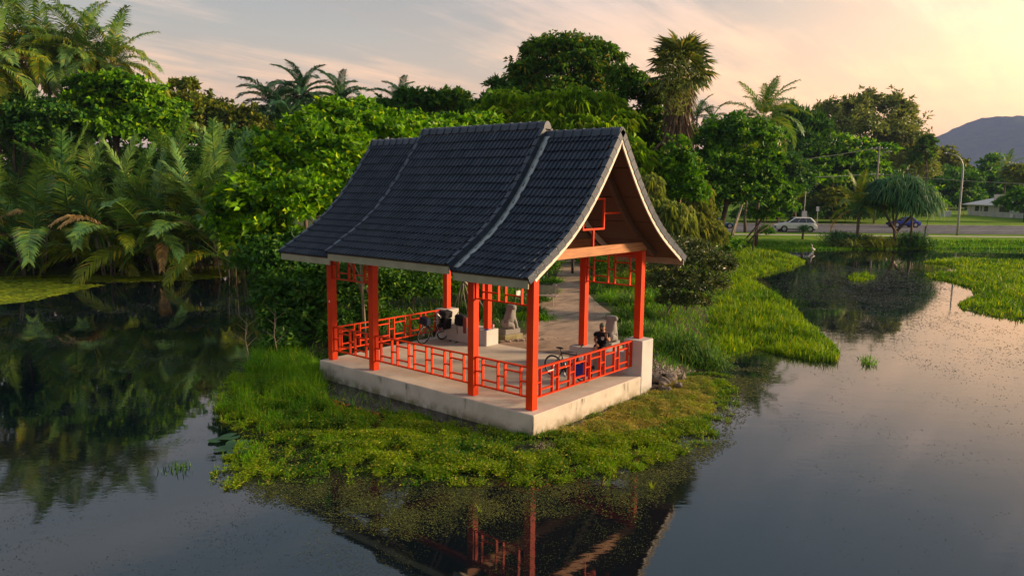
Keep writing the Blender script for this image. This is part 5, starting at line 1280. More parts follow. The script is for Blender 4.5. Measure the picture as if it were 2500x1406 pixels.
c1 = on(1270, 830, 0); q = np.array([c1[0], c1[1]])+rng.normal(0, 1, (420, 2))@np.array([[.45, -.28], [-.05, .12]])
stones(q, np.full(len(q), .0), .035, 'gravel', 'white pebbles strewn at the foot of the left stone lion', M['pebs'])
ro = MB(); ro.ellip((0, 0, 0), (.5, .42, .36), 9, 6)
for i, (px_, py_, s_) in enumerate([(1603, 925, .42), (1622, 936, .38), (1640, 928, .44), (1612, 950, .34), (1655, 942, .30), (1632, 915, .3), (1598, 945, .26), (1668, 925, .28), (1648, 905, .25), (1588+12, 962, .24)]):
    c_ = on(px_, py_, -.5); me = ro.mesh('rock', M['rock'], False); co = np.zeros(len(me.vertices)*3, np.float32); me.vertices.foreach_get('co', co); co = co.reshape(-1, 3)
    co *= (1+.22*np.sin(co[:, [1]]*9+i)+.16*np.cos(co[:, [0]]*11+i*2)); co *= rng.uniform(.8, 1.2, 3); me.vertices.foreach_set('co', co.ravel().astype(np.float32)); me.update()
    o = link('rock', me, None, (max(c_[0], 6.2), c_[1], WZ+.08+.05*(i % 3)), (random.random(), random.random(), random.random()*6), s_)
    tag(o, ['grey rock touching the foot of the right pedestal', 'brown rock in the front of the pile', 'largest rock of the pile, below the gravel', 'low flat rock at the water side of the pile', 'rock at the right front of the pile', 'small rock half under the gravel', 'small rock at the pedestal corner', 'rock farthest right beside the grass', 'small rock on top of the gravel slope', 'smallest rock by the slab end'][i], 'rock', 'rocks piled right of the pavilion')
# leafless saplings standing in the water at the left
for i, (px_, py_, h_) in enumerate([(612, 882, 1.6), (682, 880, 1.9)]):
    c_ = on(px_, py_, WZ); t_ = thing('bare_sapling', ['bare forked sapling in the dark water, left one', 'bare twiggy sapling at the bank, right one'][i], 'sapling', tuple(c_)); b = MB()
    b.tube([(0, 0, -.1), (-.15, .05, h_*.5), (-.1, 0, h_)], [.022, .016, .006], 5)
    for k in range(7): z_ = h_*(.35+.09*k); a_ = k*2.4; b.tube([(-.12, .02, z_), (-.12+.45*math.cos(a_), .45*math.sin(a_), z_+.35)], [.010, .003], 4)
    b.build('stem', M['palebark'], t_)

# ------------------------------------------------------------------ figures grown from joints
def skin(name, pts, edges, rad, mat, parent, sub=2, root=0, loc=(0, 0, 0), fat=1.0):
    rad = [q_*fat for q_ in rad]
    me = D.meshes.new(name+'_s'); me.from_pydata([tuple(p) for p in pts], edges, []); o = D.objects.new(name+'_s', me); COL.objects.link(o)
    md = o.modifiers.new('s', 'SKIN'); sv = me.skin_vertices[0].data
    for i, r in enumerate(rad):
        sv[i].radius = (r, r) if not isinstance(r, tuple) else r; sv[i].use_root = (i == root)
    s2 = o.modifiers.new('u', 'SUBSURF'); s2.levels = sub; s2.render_levels = sub
    dg = bpy.context.evaluated_depsgraph_get(); dg.update()
    m2 = D.meshes.new_from_object(o.evaluated_get(dg)); m2.name = name
    D.objects.remove(o); m2.materials.clear(); m2.materials.append(mat)
    for p in m2.polygons: p.use_smooth = True
    return link(name, m2, parent, loc)
def lion(label, x, y, rz, with_plinth):
    t = thing('stone_lion', label, 'statue', (x, y, 0), rz)
    z0 = .40
    MB().box((-.42, -.28, -.1), (.46, .28, .20)).build('lower_plinth', M['plinth'], t, bevel=.015)
    MB().box((-.34, -.21, .20), (.38, .21, z0)).build('upper_plinth', M['stone'], t, bevel=.012)
    P = [(-.14, 0, .20), (-.05, 0, .34), (.05, 0, .50), (.08, 0, .66), (.10, 0, .80), (.22, 0, .80), (.29, 0, .77),
         (.12, .11, .44), (.24, .11, .20), (.27, .11, .06), (.34, .11, .04), (.12, -.11, .44), (.24, -.11, .20), (.27, -.11, .06), (.34, -.11, .04),
         (-.12, .13, .18), (.04, .18, .16), (.02, .18, .06), (.12, .18, .045), (-.12, -.13, .18), (.04, -.18, .16), (.02, -.18, .06), (.12, -.18, .045),
         (.04, .17, .86), (.02, .23, .80), (.04, -.17, .86), (.02, -.23, .80), (-.27, 0, .22), (-.30, 0, .38)]
    E_ = [(0, 1), (1, 2), (2, 3), (3, 4), (4, 5), (5, 6), (2, 7), (7, 8), (8, 9), (9, 10), (2, 11), (11, 12), (12, 13), (13, 14), (0, 15), (15, 16), (16, 17), (17, 18), (0, 19), (19, 20), (20, 21), (21, 22), (4, 23), (23, 24), (4, 25), (25, 26), (0, 27), (27, 28)]
    Rr = [.19, .18, .17, .135, .185, .12, .075, .085, .06, .05, .055, .085, .06, .05, .055, .13, .10, .06, .055, .13, .10, .06, .055, .05, .04, .05, .04, .06, .045]
    skin('statue', P, E_, Rr, M['stone'], t, 2, 0, (0, 0, z0-.03), 1.22)
    return t
lion('seated stone lion on a mossy plinth left of the path opening', 6.98, 6.72, math.radians(-12), True)
lion('seated stone lion with round head behind the seated man', 7.55, 2.55, math.radians(8), True)

# the seated man
def man():
    rz = math.radians(200); t = thing('person', 'bearded man in cap and black T-shirt sitting on the low wall raising a hand', 'person', (5.66, 1.66, 0), rz)
    S = .575
    P = [(0, 0, .68), (-.03, 0, .82), (-.02, 0, .98), (0, 0, 1.10), (.01, 0, 1.17), (.03, 0, 1.25), (.035, 0, 1.33),
         (0, .10, .66), (.40, .13, .64), (.36, .15, .34), (.33, .15, .09), (.47, .17, .05), (0, -.10, .66), (.38, -.14, .64), (.44, -.13, .36), (.40, -.13, .09), (.55, -.14, .05),
         (-.01, .17, 1.07), (.08, .25, .85), (.24, .20, 1.00), (.27, .19, 1.06), (-.01, -.17, 1.07), (.03, -.24, .84), (.24, -.12, .76), (.29, -.08, .74)]
    E_ = [(0, 1), (1, 2), (2, 3), (3, 4), (4, 5), (5, 6), (0, 7), (7, 8), (8, 9), (9, 10), (10, 11), (0, 12), (12, 13), (13, 14), (14, 15), (15, 16), (3, 17), (17, 18), (18, 19), (19, 20), (3, 21), (21, 22), (22, 23), (23, 24)]
    R_ = [.12, .11, .12, .09, .05, .085, .08, .085, .065, .055, .035, .035, .085, .065, .055, .035, .035, .055, .04, .030, .032, .055, .04, .030, .032]
    # fingers: raised left hand (thumb up, fingers curled), right hand resting
    def hand(base, i0, up, out):
        base = np.array(base); up = np.array(up, float); out = np.array(out, float); side = np.cross(up, out)
        for k in range(4):
            a = base+side*(k-1.5)*.020+up*.045; P.append(tuple(a)); P.append(tuple(a+up*(.03-.004*abs(k-1))+out*.012)); P.append(tuple(a+up*.030+out*.042)); n_ = len(P)
            E_.extend([(i0, n_-3), (n_-3, n_-2), (n_-2, n_-1)]); R_.extend([.011, .010, .009])
        a = base-side*.038+up*.02; P.append(tuple(a)); P.append(tuple(a+up*.06-side*.008)); n_ = len(P)
        E_.extend([(i0, n_-2), (n_-2, n_-1)]); R_.extend([.012, .010])
    hand((.27, .19, 1.06), 20, (0, 0, 1), (1, 0, 0)); hand((.29, -.08, .74), 24, (.9, .3, -.1), (0, 0, -1))
    skin('body', P, E_, [q_*(1.0 if q_ < .02 else 1.18) for q_ in R_], M['skin'], t, 2, 0)
    # T-shirt, shorts
    skin('t_shirt', [(0, 0, .70), (-.03, 0, .82), (-.02, 0, .98), (0, 0, 1.09), (-.01, .17, 1.06), (.045, .225, .93), (-.01, -.17, 1.06), (.015, -.22, .93)],
         [(0, 1), (1, 2), (2, 3), (3, 4), (4, 5), (3, 6), (6, 7)], [.15, .145, .165, .11, .095, .08, .095, .08], M['blackcloth'], t, 2, 0, (0, 0, 0), 1.22)
    skin('shorts', [(0, 0, .67), (0, .10, .665), (.20, .12, .66), (.37, .13, .645), (0, -.10, .665), (.20, -.125, .66), (.35, -.14, .645)], [(0, 1), (1, 2), (2, 3), (0, 4), (4, 5), (5, 6)], [.13, .11, .095, .088, .11, .095, .088], M['blackcloth'], t, 2, 0, (0, 0, 0), 1.2)
    b = MB()
    for s in (-1, 1): b.ellip(((.42 if s > 0 else .50), s*.155, .055), (.15, .055, .055), 12, 6)
    b.build('shoe', M['black'], t, smooth=True)
    # head details
    b = MB(); b.ellip((.030, 0, 1.345), (.102, .095, .085), 14, 8); b.build('cap', M['khaki'], t, smooth=True)
    b = MB(); b.box((.10, -.065, 1.335), (.20, .065, 1.347)); b.build('cap_peak', M['blackcloth'], t, bevel=.004)
    b = MB(); b.ellip((.092, 0, 1.205), (.058, .055, .065), 10, 6); b.box((.108, -.032, 1.245), (.124, .032, 1.256)); b.build('beard', M['hair'], t, smooth=True)
    b = MB(); b.ellip((-.035, 0, 1.26), (.070, .090, .095), 12, 8); b.build('hair', M['hair'], t, smooth=True)
    b = MB(); b.ellip((.128, 0, 1.272), (.020, .013, .022), 8, 5)
    for s in (-1, 1): b.ellip((.03, s*.088, 1.27), (.022, .012, .032), 8, 5)
    b.build('nose_and_ears', M['skin'], t, smooth=True)
    b = MB()
    for s in (-1, 1): b.ellip((.112, s*.034, 1.288), (.012, .020, .014), 8, 5)
    b.build('sunglasses', M['black'], t, smooth=True)
    b = MB(); n_ = 20
    for r0_, r1_, a0_, a1_ in ((.030, .052, .35, 6.0), (0, .018, 0, 6.283)):
        for k in range(n_):
            A, B = a0_+(a1_-a0_)*k/n_, a0_+(a1_-a0_)*(k+1)/n_
            q_ = [(.165-.0*abs(r*math.cos(a)), .05+r*math.cos(a), .94+r*math.sin(a)) for (r, a) in ((r0_, A), (r1_, A), (r1_, B), (r0_, B))]
            q2 = [(x-.012, y_, z_) for (x, y_, z_) in q_]; b.add(q_+q2, [(0, 1, 2, 3), (7, 6, 5, 4), (0, 4, 5, 1), (1, 5, 6, 2), (2, 6, 7, 3), (3, 7, 4, 0)])
    b.build('shirt_emblem', M['white'], t)
man()

# ------------------------------------------------------------------ bicycles
def bicycle(label, A, B, lean, frame_mat, extra):
    """rear wheel foot A, front wheel foot B"""
    A = np.array(A, float); B = np.array(B, float); dv = B-A; rz = math.atan2(dv[1], dv[0]); Lw = np.linalg.norm(dv)
    t = thing('bicycle', label, 'bicycle', (A[0], A[1], .001), rz); t.rotation_euler = (lean, 0, rz); R = .345
    for x in (0, Lw):
        w = MB().torus((0, 0, 0), R-.024, .024, 1, 32, 8).build('wheel', M['tyre'], t, smooth=True, loc=(x, 0, R))
        MB().torus((0, 0, 0), R-.052, .009, 1, 28, 4).build('rim', M['alloy'], w, smooth=True)
        b = MB()
        for k in range(18): a = k*math.pi/9; b.tube([(0, .018*(-1)**k, 0), ((R-.055)*math.cos(a), 0, (R-.055)*math.sin(a))], .0015, 3, cap=False)
        b.tube([(0, -.045, 0), (0, .045, 0)], .018, 8); b.build('spokes', M['alloy'], w)
    bb = (.43, 0, .30); st = (.30, 0, .80); hd = (Lw-.20, 0, .80); hd2 = (Lw-.16, 0, .68)
    b = MB(); b.tube([bb, st], .018, 8); b.tube([st, hd], .018, 8); b.tube([bb, hd2], .024, 8)
    for s in (-1, 1): b.tube([(0, s*.05, R), (.3, s*.03, .77)], .009, 6); b.tube([(0, s*.05, R), bb], .010, 6)
    b.tube([hd, hd2], .022, 8); b.build('frame', frame_mat, t, smooth=True)
    b = MB()
    for s in (-1, 1): b.tube([(Lw, s*.05, R), (Lw-.14, s*.045, .64)], .012, 6)
    b.tube([(Lw-.14, -.045, .64), (Lw-.14, .045, .64)], .014, 6); b.tube([hd, (Lw-.22, 0, .92)], .014, 6); b.build('fork', M['black'], t, smooth=True)
    b = MB(); b.tube([(Lw-.26, -.33, .98), (Lw-.20, -.12, .94), (Lw-.18, 0, .93), (Lw-.20, .12, .94), (Lw-.26, .33, .98)], .013, 7); b.tube([(Lw-.25, .30, .98), (Lw-.16, .30, 1.09)], .015, 6)
    b.build('handlebar', M['black'], t, smooth=True)
    b = MB(); b.ellip((.25, 0, .945), (.14, .065, .026), 14, 6); b.tube([(.27, 0, .93), (.30, 0, .80)], .013, 7); b.build('saddle', M['black'], t, smooth=True)
    b = MB(); b.lathe([(.085, -.006), (.085, .006)], 18, (0, 0, 0)); o = b.build('chainring', M['black'], t, loc=(bb[0], -.05, bb[2]), rot=(math.pi/2, 0, 0))
    b = MB(); b.tube([(bb[0], -.08, bb[2]), (bb[0]+.06, -.085, bb[2]-.16)], .010, 6); b.tube([(bb[0], .08, bb[2]), (bb[0]-.06, .085, bb[2]+.16)], .010, 6); b.box((bb[0]+.01, -.16, bb[2]-.18), (bb[0]+.11, -.08, bb[2]-.155)); b.build('crank', M['alloy'], t)
    b = MB(); b.tube([(0, -.055, R+.05), (bb[0], -.055, bb[2]+.08)], .004, 4); b.tube([(0, -.055, R-.05), (bb[0], -.055, bb[2]-.08)], .004, 4); b.build('chain', M['black'], t)
    extra(t, Lw, R); return t
def ex1(t, Lw, R):
    b = MB(); b.box((Lw-.12, -.20, .74), (Lw+.12, .20, 1.00)); b.build('handlebar_bag', M['navy'], t, bevel=.03)
    b = MB(); b.box((-.22, .07, .45), (.14, .20, .85)); b.box((-.22, -.20, .45), (.14, -.07, .85)); b.build('pannier', M['blackcloth'], t, bevel=.03)
    b = MB(); b.box((-.28, -.16, .86), (.16, .16, 1.12)); b.build('rack_bag', M['blackcloth'], t, bevel=.04)
    b = MB(); b.tube([(-.25, 0, .84), (.25, 0, .84)], .008, 5); b.tube([(-.1, 0, .84), (0, 0, R)], .008, 5); b.build('rack', M['black'], t)
    b = MB(); b.box((.48, -.026, .36), (.75, .026, .40)); b.build('frame_decal', M['white'], t, rot=(0, math.radians(-40), 0), loc=(.02, 0, -.03) if False else (.10, 0, .38-.08))
def ex2(t, Lw, R):
    b = MB(); b.box((Lw-.14, .07, .18), (Lw+.16, .20, .58)); b.box((Lw-.14, -.20, .18), (Lw+.16, -.07, .58)); b.build('pannier', M['royal'], t, bevel=.03)
    b = MB(); b.box((Lw-.05, -.12, .70), (Lw+.08, .12, .82)); b.build('front_bag', M['white'], t, bevel=.02)
    b = MB(); b.tube([(.36, 0, .42), (.33, 0, .62)], .035, 8); b.build('bottle', M['alloy'], t, smooth=True)
bicycle('loaded touring bicycle with navy handlebar bag leaning by the back railing', (5.10, 8.44), (4.06, 8.40), math.radians(-8), M['black'], ex1)
bicycle('bicycle with royal blue front panniers leaning inside the right railing', (3.50, 1.98), (3.52, .92), math.radians(4), M['black'], ex2)

# things left on the walls and floor
t = thing('backpack', 'black backpack with hanging strap on the low wall by the far corner', 'backpack', (5.50, 7.85, .575))
MB().box((-.17, -.26, 0), (.17, .22, .40)).build('pack_body', M['blackcloth'], t, bevel=.06)
MB().box((-.23, -.16, .04), (-.165, .14, .25)).build('front_pocket', M['blackcloth'], t, bevel=.02)
b = MB(); b.tube([(-.15, .1, .38), (-.05, .05, .52), (.1, 0, .38)], .018, 6); b.tube([(-.20, .02, .04), (-.21, .0, -.18), (-.20, -.02, -.30)], .010, 5); b.build('strap', M['blackcloth'], t, smooth=True)
tag(MB().box((-.06, -.08, -.30), (.10, .10, .30)).build('hanging_cloth', M['cloth_red'], None, bevel=.03, loc=(5.36, 7.48, .62)), 'faded reddish cloth hanging over the low wall beside the backpack', 'cloth')
for i, (x, y, a) in enumerate([(5.10, 8.02, .5), (5.06, 7.66, .2)]):
    b = MB(); b.ellip((0, 0, .012), (.13, .048, .012), 12, 4); b.tube([(-.0, -.04, .015), (.04, 0, .05), (.0, .04, .015)], .008, 5)
    tag(b.build('sandal', M['black'], None, loc=(x, y, .001), rot=(0, 0, a), smooth=True), ['black sandal on the floor nearer the bicycle', 'black sandal on the floor farther from the bicycle'][i], 'sandal', 'pair of black sandals on the floor')
b = MB(); b.lathe([(.035, 0), (.045, .13), (.042, .14)], 14); tag(b.build('drink_tub', M['cupred'], None, loc=(5.86, 6.56, .575), smooth=True), 'white and red drink tub on the low wall beside the post', 'tub')
tag(MB().box((-.10, -.06, 0), (.10, .06, .02)).build('folded_cloth', M['royal'], None, loc=(5.47, 6.52, .575), rot=(0, 0, .4), bevel=.006), 'small folded blue cloth at the foot of the inner back post', 'cloth')
c_ = on(1735, 988, WZ); b = MB(); b.lathe([(.03, 0), (.035, .02), (.035, .15), (.015, .19), (.015, .22)], 10); tag(b.build('bottle', M['black'], None, loc=tuple(c_+np.array([0, 0, .05])), rot=(1.4, 0, .7), smooth=True), 'black bottle floating at the right edge of the weed', 'bottle')
c_ = on(1676, 966, WZ); b = MB(); b.ellip((0, 0, 0), (.10, .07, .06), 10, 6); tag(b.build('pale_stone', M['pebble'], None, loc=tuple(c_+np.array([0, 0, .05])), smooth=True), 'single pale stone lying in the matted grass', 'stone')
# small stickers on the red steel
tag_ = MB().box((0, 0, 0), (.03, .0025, .05)); 
MB().box((-.0025, -.03, 0), (.0, .03, .07)).build('sticker', M['white'], PAV, loc=(POSTX[0]-.0005, a3+.10, 1.92))
MB().box((0, -.004, 0), (.26, .0, .025)).build('sticker', M['white'], PAV, loc=(1.0, a0+.064, .905))

# ------------------------------------------------------------------ park benches, poles
def bench(label, px, py, rz, d=None):
    c_ = on(px, py, -.02); t = thing('park_bench', label, 'bench', (c_[0], c_[1], -.02), rz, group='slatted benches along the path')
    for k in range(5): MB().box((-.8, -.24+k*.10, .43), (.8, -.16+k*.10, .46)).build('seat_slat', M['benchslat'], t)
    for k in range(6): MB().box((-.8, .27+k*.012, .50+k*.07), (.8, .295+k*.012, .55+k*.07)).build('back_slat', M['benchslat'], t)
    for s in (-.65, .65):
        b = MB(); b.tube([(s, -.22, -.05), (s, -.20, .43)], .025, 6); b.tube([(s, .34, -.05), (s, .25, .43), (s, .37, .95)], .025, 6); b.tube([(s, -.22, .42), (s, .26, .42)], .022, 6); b.build('leg', M['benchleg'], t)
    return t
bench('slatted park bench just behind the near corner post', 1322, 742, math.radians(-65))
bench('slatted park bench at the far end of the path', 1378, 652, math.radians(-50))
for i, (px_, py_) in enumerate([(1344, 662), (1335, 675), (1350, 650)]):
    c_ = on(px_, py_, -.05); tag(MB().box((-.05, -.05, -.1), (.05, .05, .85)).build('marker_post', M['benchleg'], None, loc=tuple(c_), bevel=.01), ['short pale post left of the path, middle one', 'short pale post left of the path, nearest', 'short pale post left of the path, farthest'][i], 'post', 'short pale posts beside the path')
c_ = on(1259, 730, -.05); t = thing('white_pole', 'slender white pole behind the left stone lion', 'pole', tuple(c_)); b = MB(); b.tube([(0, 0, -.1), (0, 0, 3.0)], .045, 10); b.build('pole', M['white'], t, smooth=True)
MB().box((.05, -.02, .10), (.42, .02, .42)).build('plaque', M['white'], t)

# ------------------------------------------------------------------ cars
def car(label, cat, foot, heading, paint, L=4.95, H=1.72, Wd=1.92, suv=True):
    t = thing('car', label, cat, tuple(foot), heading); hw = Wd/2
    # sections along the car: x, half width at sill / belt, heights
    z0, zb = .30, H*(.62 if suv else .585)
    pr = [(-L/2, .50, .86), (-L/2+.06, .36, .96), (-L/2+.5, .30, zb+.02), (-L/2+1.2, .30, zb+.02), (L/2-1.35, .30, zb-.02), (L/2-.75, .30, zb-.07), (L/2-.18, .32, zb-.22), (L/2, .46, zb-.38)]
    b = MB(); sec = []
    for (x, zl, zt) in pr:
        e = min(1, (L/2-abs(x))/.45); w = hw*(.84+.16*math.sqrt(max(e, 0)))
        ring = [(x, -w*.96, zl), (x, -w, zl+.22), (x, -w, zt-.16), (x, -w*.93, zt), (x, w*.93, zt), (x, w, zt-.16), (x, w, zl+.22), (x, w*.96, zl)]
        sec.append(ring)
    vs = [v for r in sec for v in r]; fs = []
    for i in range(len(sec)-1):
        for k in range(8): fs.append((i*8+k, i*8+(k+1) % 8, (i+1)*8+(k+1) % 8, (i+1)*8+k))
    fs.append(tuple(range(8))); fs.append(tuple((len(sec)-1)*8+k for k in range(7, -1, -1)))
    b.add(vs, fs); b.build('body', paint, t, smooth=False, bevel=.02)
    # cabin
    xa, xb, xc, xd = (-L/2+.12, -L/2+.85, L/2-2.45, L/2-1.25) if suv else (-L/2+.55, -L/2+1.25, L/2-2.45, L/2-1.55)
    wb, wt = hw*.93, hw*.74
    base = [(xa, zb), (xd, zb-.03)]; top = [(xb, H), (xc, H-.02)]
    b = MB(); V = [(xa, -wb, zb), (xd, -wb, zb-.03), (xd, wb, zb-.03), (xa, wb, zb), (xb, -wt, H), (xc, -wt, H-.02), (xc, wt, H-.02), (xb, wt, H)]
    b.add(V, [(0, 3, 2, 1), (4, 5, 6, 7), (0, 1, 5, 4), (1, 2, 6, 5), (2, 3, 7, 6), (3, 0, 4, 7)]); b.build('cabin', paint, t, bevel=.11)
    V = np.array(V)
    def pane(name, i0, i1, i2, i3, u0, u1, v0, v1, off):
        def P(u, v): return (V[i0]*(1-u)+V[i1]*u)*(1-v)+(V[i3]*(1-u)+V[i2]*u)*v
        q = [P(u0, v0), P(u1, v0), P(u1*.97 if u1 > .8 else u1, v1), P(u0+.03 if u0 < .2 else u0, v1)]; n_ = np.cross(q[1]-q[0], q[3]-q[0]); n_ = n_/np.linalg.norm(n_)
        c = (V.mean(0)); n_ = n_ if (q[0]-c)@n_ > 0 else -n_; q2 = [p+n_*off for p in q]; q1 = [p-n_*.05 for p in q]
        bb = MB(); bb.add(q1+q2, [(0, 1, 2, 3), (7, 6, 5, 4), (0, 4, 5, 1), (1, 5, 6, 2), (2, 6, 7, 3), (3, 7, 4, 0)]); bb.build(name, M['glass'], t)
    for (i0, i1, i2, i3) in ((0, 1, 5, 4), (3, 2, 6, 7)):
        for u0, u1 in ((.07, .34), (.355, .635), (.65, .95)): pane('side_window', i0, i1, i2, i3, u0, u1, .06, .88, .012)
    pane('windscreen', 1, 2, 6, 5, .07, .93, .08, .92, .012); pane('rear_window', 3, 0, 4, 7, .1, .9, .2, .85, .012)
    for x in (-L/2+.98, L/2-.95):
        for s in (-1, 1):
            b = MB(); b.lathe([(.47, -.02), (.47, .02)], 20); b.build('wheel_arch', M['black'], t, loc=(x, s*(hw-.012), .38), rot=(math.pi/2, 0, 0))
            b = MB(); b.lathe([(.27, -.10), (.385, -.10), (.40, -.05), (.40, .05), (.385, .10), (.27, .10)], 20); w = b.build('wheel', M['tyre'], t, loc=(x, s*(hw-.06), .40), rot=(math.pi/2, 0, 0))
            b = MB(); b.lathe([(.05, -.11), (.26, -.105), (.27, .105), (.05, .11)], 10)
            b.build('rim', M['alloy'], w)
    for s in (-1, 1):
        MB().box((L/2-.22, s*.62-.16, zb-.34), (L/2-.02, s*.62+.16, zb-.24)).build('headlight', M['lampglass'], t, bevel=.02)
        MB().box((-L/2-.01, s*.70-.14, .78), (-L/2+.12, s*.70+.14, .92)).build('tail_light', M['taillamp'], t, bevel=.01)
        MB().box((xd-.35, s*(hw+.02)-.08, zb+.02), (xd-.20, s*(hw+.02)+.08, zb+.14)).build('wing_mirror', paint, t, bevel=.02)
    MB().box((L/2-.10, -.55, .48), (L/2+.012, .55, .78)).build('grille', M['black'], t, bevel=.02)
    MB().box((-L/2+.3, -hw+.02, .26), (L/2-.3, hw-.02, .42)).build('sill', M['black'], t)
    return t
hd_left = math.atan2(-RH[1], -RH[0])
fp = at(1941, 568, 103); fp[2] = .13
car('white SUV driving left on the road past the pond', 'car', fp, hd_left-math.radians(6), M['carwhite'], L=5.4, H=1.98, Wd=2.1)
fp = at(1757, 566, 110); fp[2] = .13
car('teal car half hidden by the dark trunks on the road', 'car', fp, hd_left+math.pi, M['teal'], L=4.3, H=1.5, Wd=1.8, suv=False)
fp = at(2205, 553, 119); fp[2] = .13
car('blue car behind the pandanus on the far lane', 'car', fp, hd_left, M['carblue'], L=4.9, H=1.65, Wd=1.9, suv=False)

# ------------------------------------------------------------------ street lamp, power pole, signs
f = at(2337, 572, 98); f[2] = .08; t = thing('street_lamp', 'tall steel street lamp with a curved arm beside the road', 'street lamp', tuple(f))
b = MB(); Hs = 10.9; L0 = -RH
arm = [(0, 0, -.2), (0, 0, 3), (0, 0, 6), (0, 0, 8.6)]
for k in range(1, 7): a = k/6*1.45; arm.append((L0[0]*1.2*(1-math.cos(a)), L0[1]*1.2*(1-math.cos(a)), 8.6+1.35*math.sin(a)+.5*k/6))
arm.append((L0[0]*2.2, L0[1]*2.2, 10.75)); b.tube(arm, [.15, .135, .12, .10]+[.075]*6+[.06], 10); b.build('pole', M['galv'], t, smooth=True)
b = MB(); b.ellip((L0[0]*2.5, L0[1]*2.5, 10.72), (.38, .2, .09), 12, 6); b.build('lamp_head', M['galv'], t, smooth=True)
f = at(2132, 560, 130); f[2] = .2; t = thing('power_pole', 'timber power pole with crossarms behind the young coconut palm', 'power pole', tuple(f)); Hp = 13.4
b = MB(); b.tube([(0, 0, -.3), (0, 0, Hp)], [.19, .13], 9); b.build('pole', M['polewood'], t, smooth=True)
for zz_, w_ in ((Hp-.5, 1.3), (Hp-5.0, 1.0)):
    b = MB(); p0 = FH*.5-RH*.85; p0 = p0/np.linalg.norm(p0); b.tube([(-RH[0]*w_, -RH[1]*w_, zz_), (RH[0]*w_, RH[1]*w_, zz_)], .07, 6); b.build('crossarm', M['polewood'], t)
    for k in (-1, -.35, .35, 1):
        b = MB(); b.lathe([(.05, 0), (.10, .10), (.10, .16), (.04, .24)], 8); b.build('insulator', M['white'], t, loc=(RH[0]*w_*k, RH[1]*w_*k, zz_+.05))
b = MB(); b.tube([(0, 0, Hp-1.8), (RH[0]*1.0, RH[1]*1.0, Hp-1.0), (RH[0]*1.7, RH[1]*1.7, Hp-.9)], .05, 6); b.ellip((RH[0]*2.0, RH[1]*2.0, Hp-.95), (.35, .2, .08), 10, 5); b.build('street_light_arm', M['galv'], t)
def wire(label, p, q, sag, r=.035):
    p = np.array(p); q = np.array(q); b = MB(); pts = [p+(q-p)*k/10-np.array([0, 0, sag*4*(k/10)*(1-k/10)]) for k in range(11)]; b.tube([x-p for x in pts], r, 4)
    tag(b.build('power_line', M['wire'], None, loc=tuple(p)), label, 'wire')
wire('upper power line running left from the power pole', (f[0], f[1], .2+Hp-.25), at(1840, 402, 118), .3, .035)
wire('lower power line running left across the dark trees', (f[0], f[1], .2+Hp-4.8), at(1790, 432, 118), .3, .05)
wire('power line running right from the power pole behind the lamp', (f[0], f[1], .2+Hp-4.8), at(2600, 452, 132), .3, .035)
f = at(1961, 548, 126); f[2] = .15; t = thing('sign_pole', 'pole with a small white box sign behind the white car', 'sign', tuple(f)); b = MB(); b.tube([(0, 0, -.2), (.15, 0, 5.6)], .08, 8); b.build('pole', M['galv'], t); 
MB().box((-.42, -.3, 1.1), (.42, -.12, 2.2)).build('sign_panel', M['white'], t, rot=(0, 0, -YAW+math.pi*0))
f = at(1994, 545, 126); f[2] = .15; t = thing('sign_post', 'thin green post with a white sign right of the white car', 'sign', tuple(f)); b = MB(); b.tube([(0, 0, -.2), (.1, 0, 2.4)], .05, 8); b.build('post', M['galv'], t)
o = MB().box((-.24, -.04, 2.2), (.24, .0, 3.0)).build('sign_panel', M['white'], t, rot=(0, 0, -YAW))
f = at(2257, 586, 88); f[2] = float(height(np.array([f[0]]), np.array([f[1]]))[0]); tag(MB().box((-.06, -.06, -.1), (.06, .06, 1.7)).build('black_post', M['black'], None, loc=tuple(f), bevel=.01), 'slim black post standing on the lawn right of the pandanus', 'post')
f = at(2259, 574, 96); tag(MB().box((-.35, -.05, 0), (.35, .05, 1.0)).build('footpath_sign', M['galv'], None, loc=(f[0], f[1], .08), rot=(0, 0, -YAW)), 'pale low panel beside the footpath behind the black post', 'panel')
f = at(2308, 512, 160); tag(MB().box((-1.0, -.8, 0), (1.0, .8, 1.3)).build('utility_box', M['weatherboard'], None, loc=(f[0], f[1], .45), rot=(0, 0, -YAW), bevel=.03), 'grey utility box on the lawn left of the house', 'box')
# low fence behind the lawn
f0 = at(2275, 508, 172); f1 = at(2362, 508, 172); t = thing('wire_fence', 'see-through wire fence left of the pale house', 'fence', (f0[0], f0[1], .7))
dv = (f1-f0)[:2]
for k in range(7): MB().box((-.04, -.04, -.1), (.04, .04, 1.7)).build('fence_post', M['galv'], t, loc=(dv[0]*k/6, dv[1]*k/6, 0))
for z_ in (.4, .8, 1.2, 1.6): MB().tube([(0, 0, z_), (dv[0], dv[1], z_)], .018, 4).build('fence_wire', M['galv'], t)
f = at(2352, 520, 166); b = MB(); b.lathe([(.22, 0), (.22, .04), (.14, .05), (.03, .7)], 12); tag(b.build('traffic_cone', M['orange'], None, loc=(f[0], f[1], .68)), 'orange cone at the left corner of the house', 'cone')
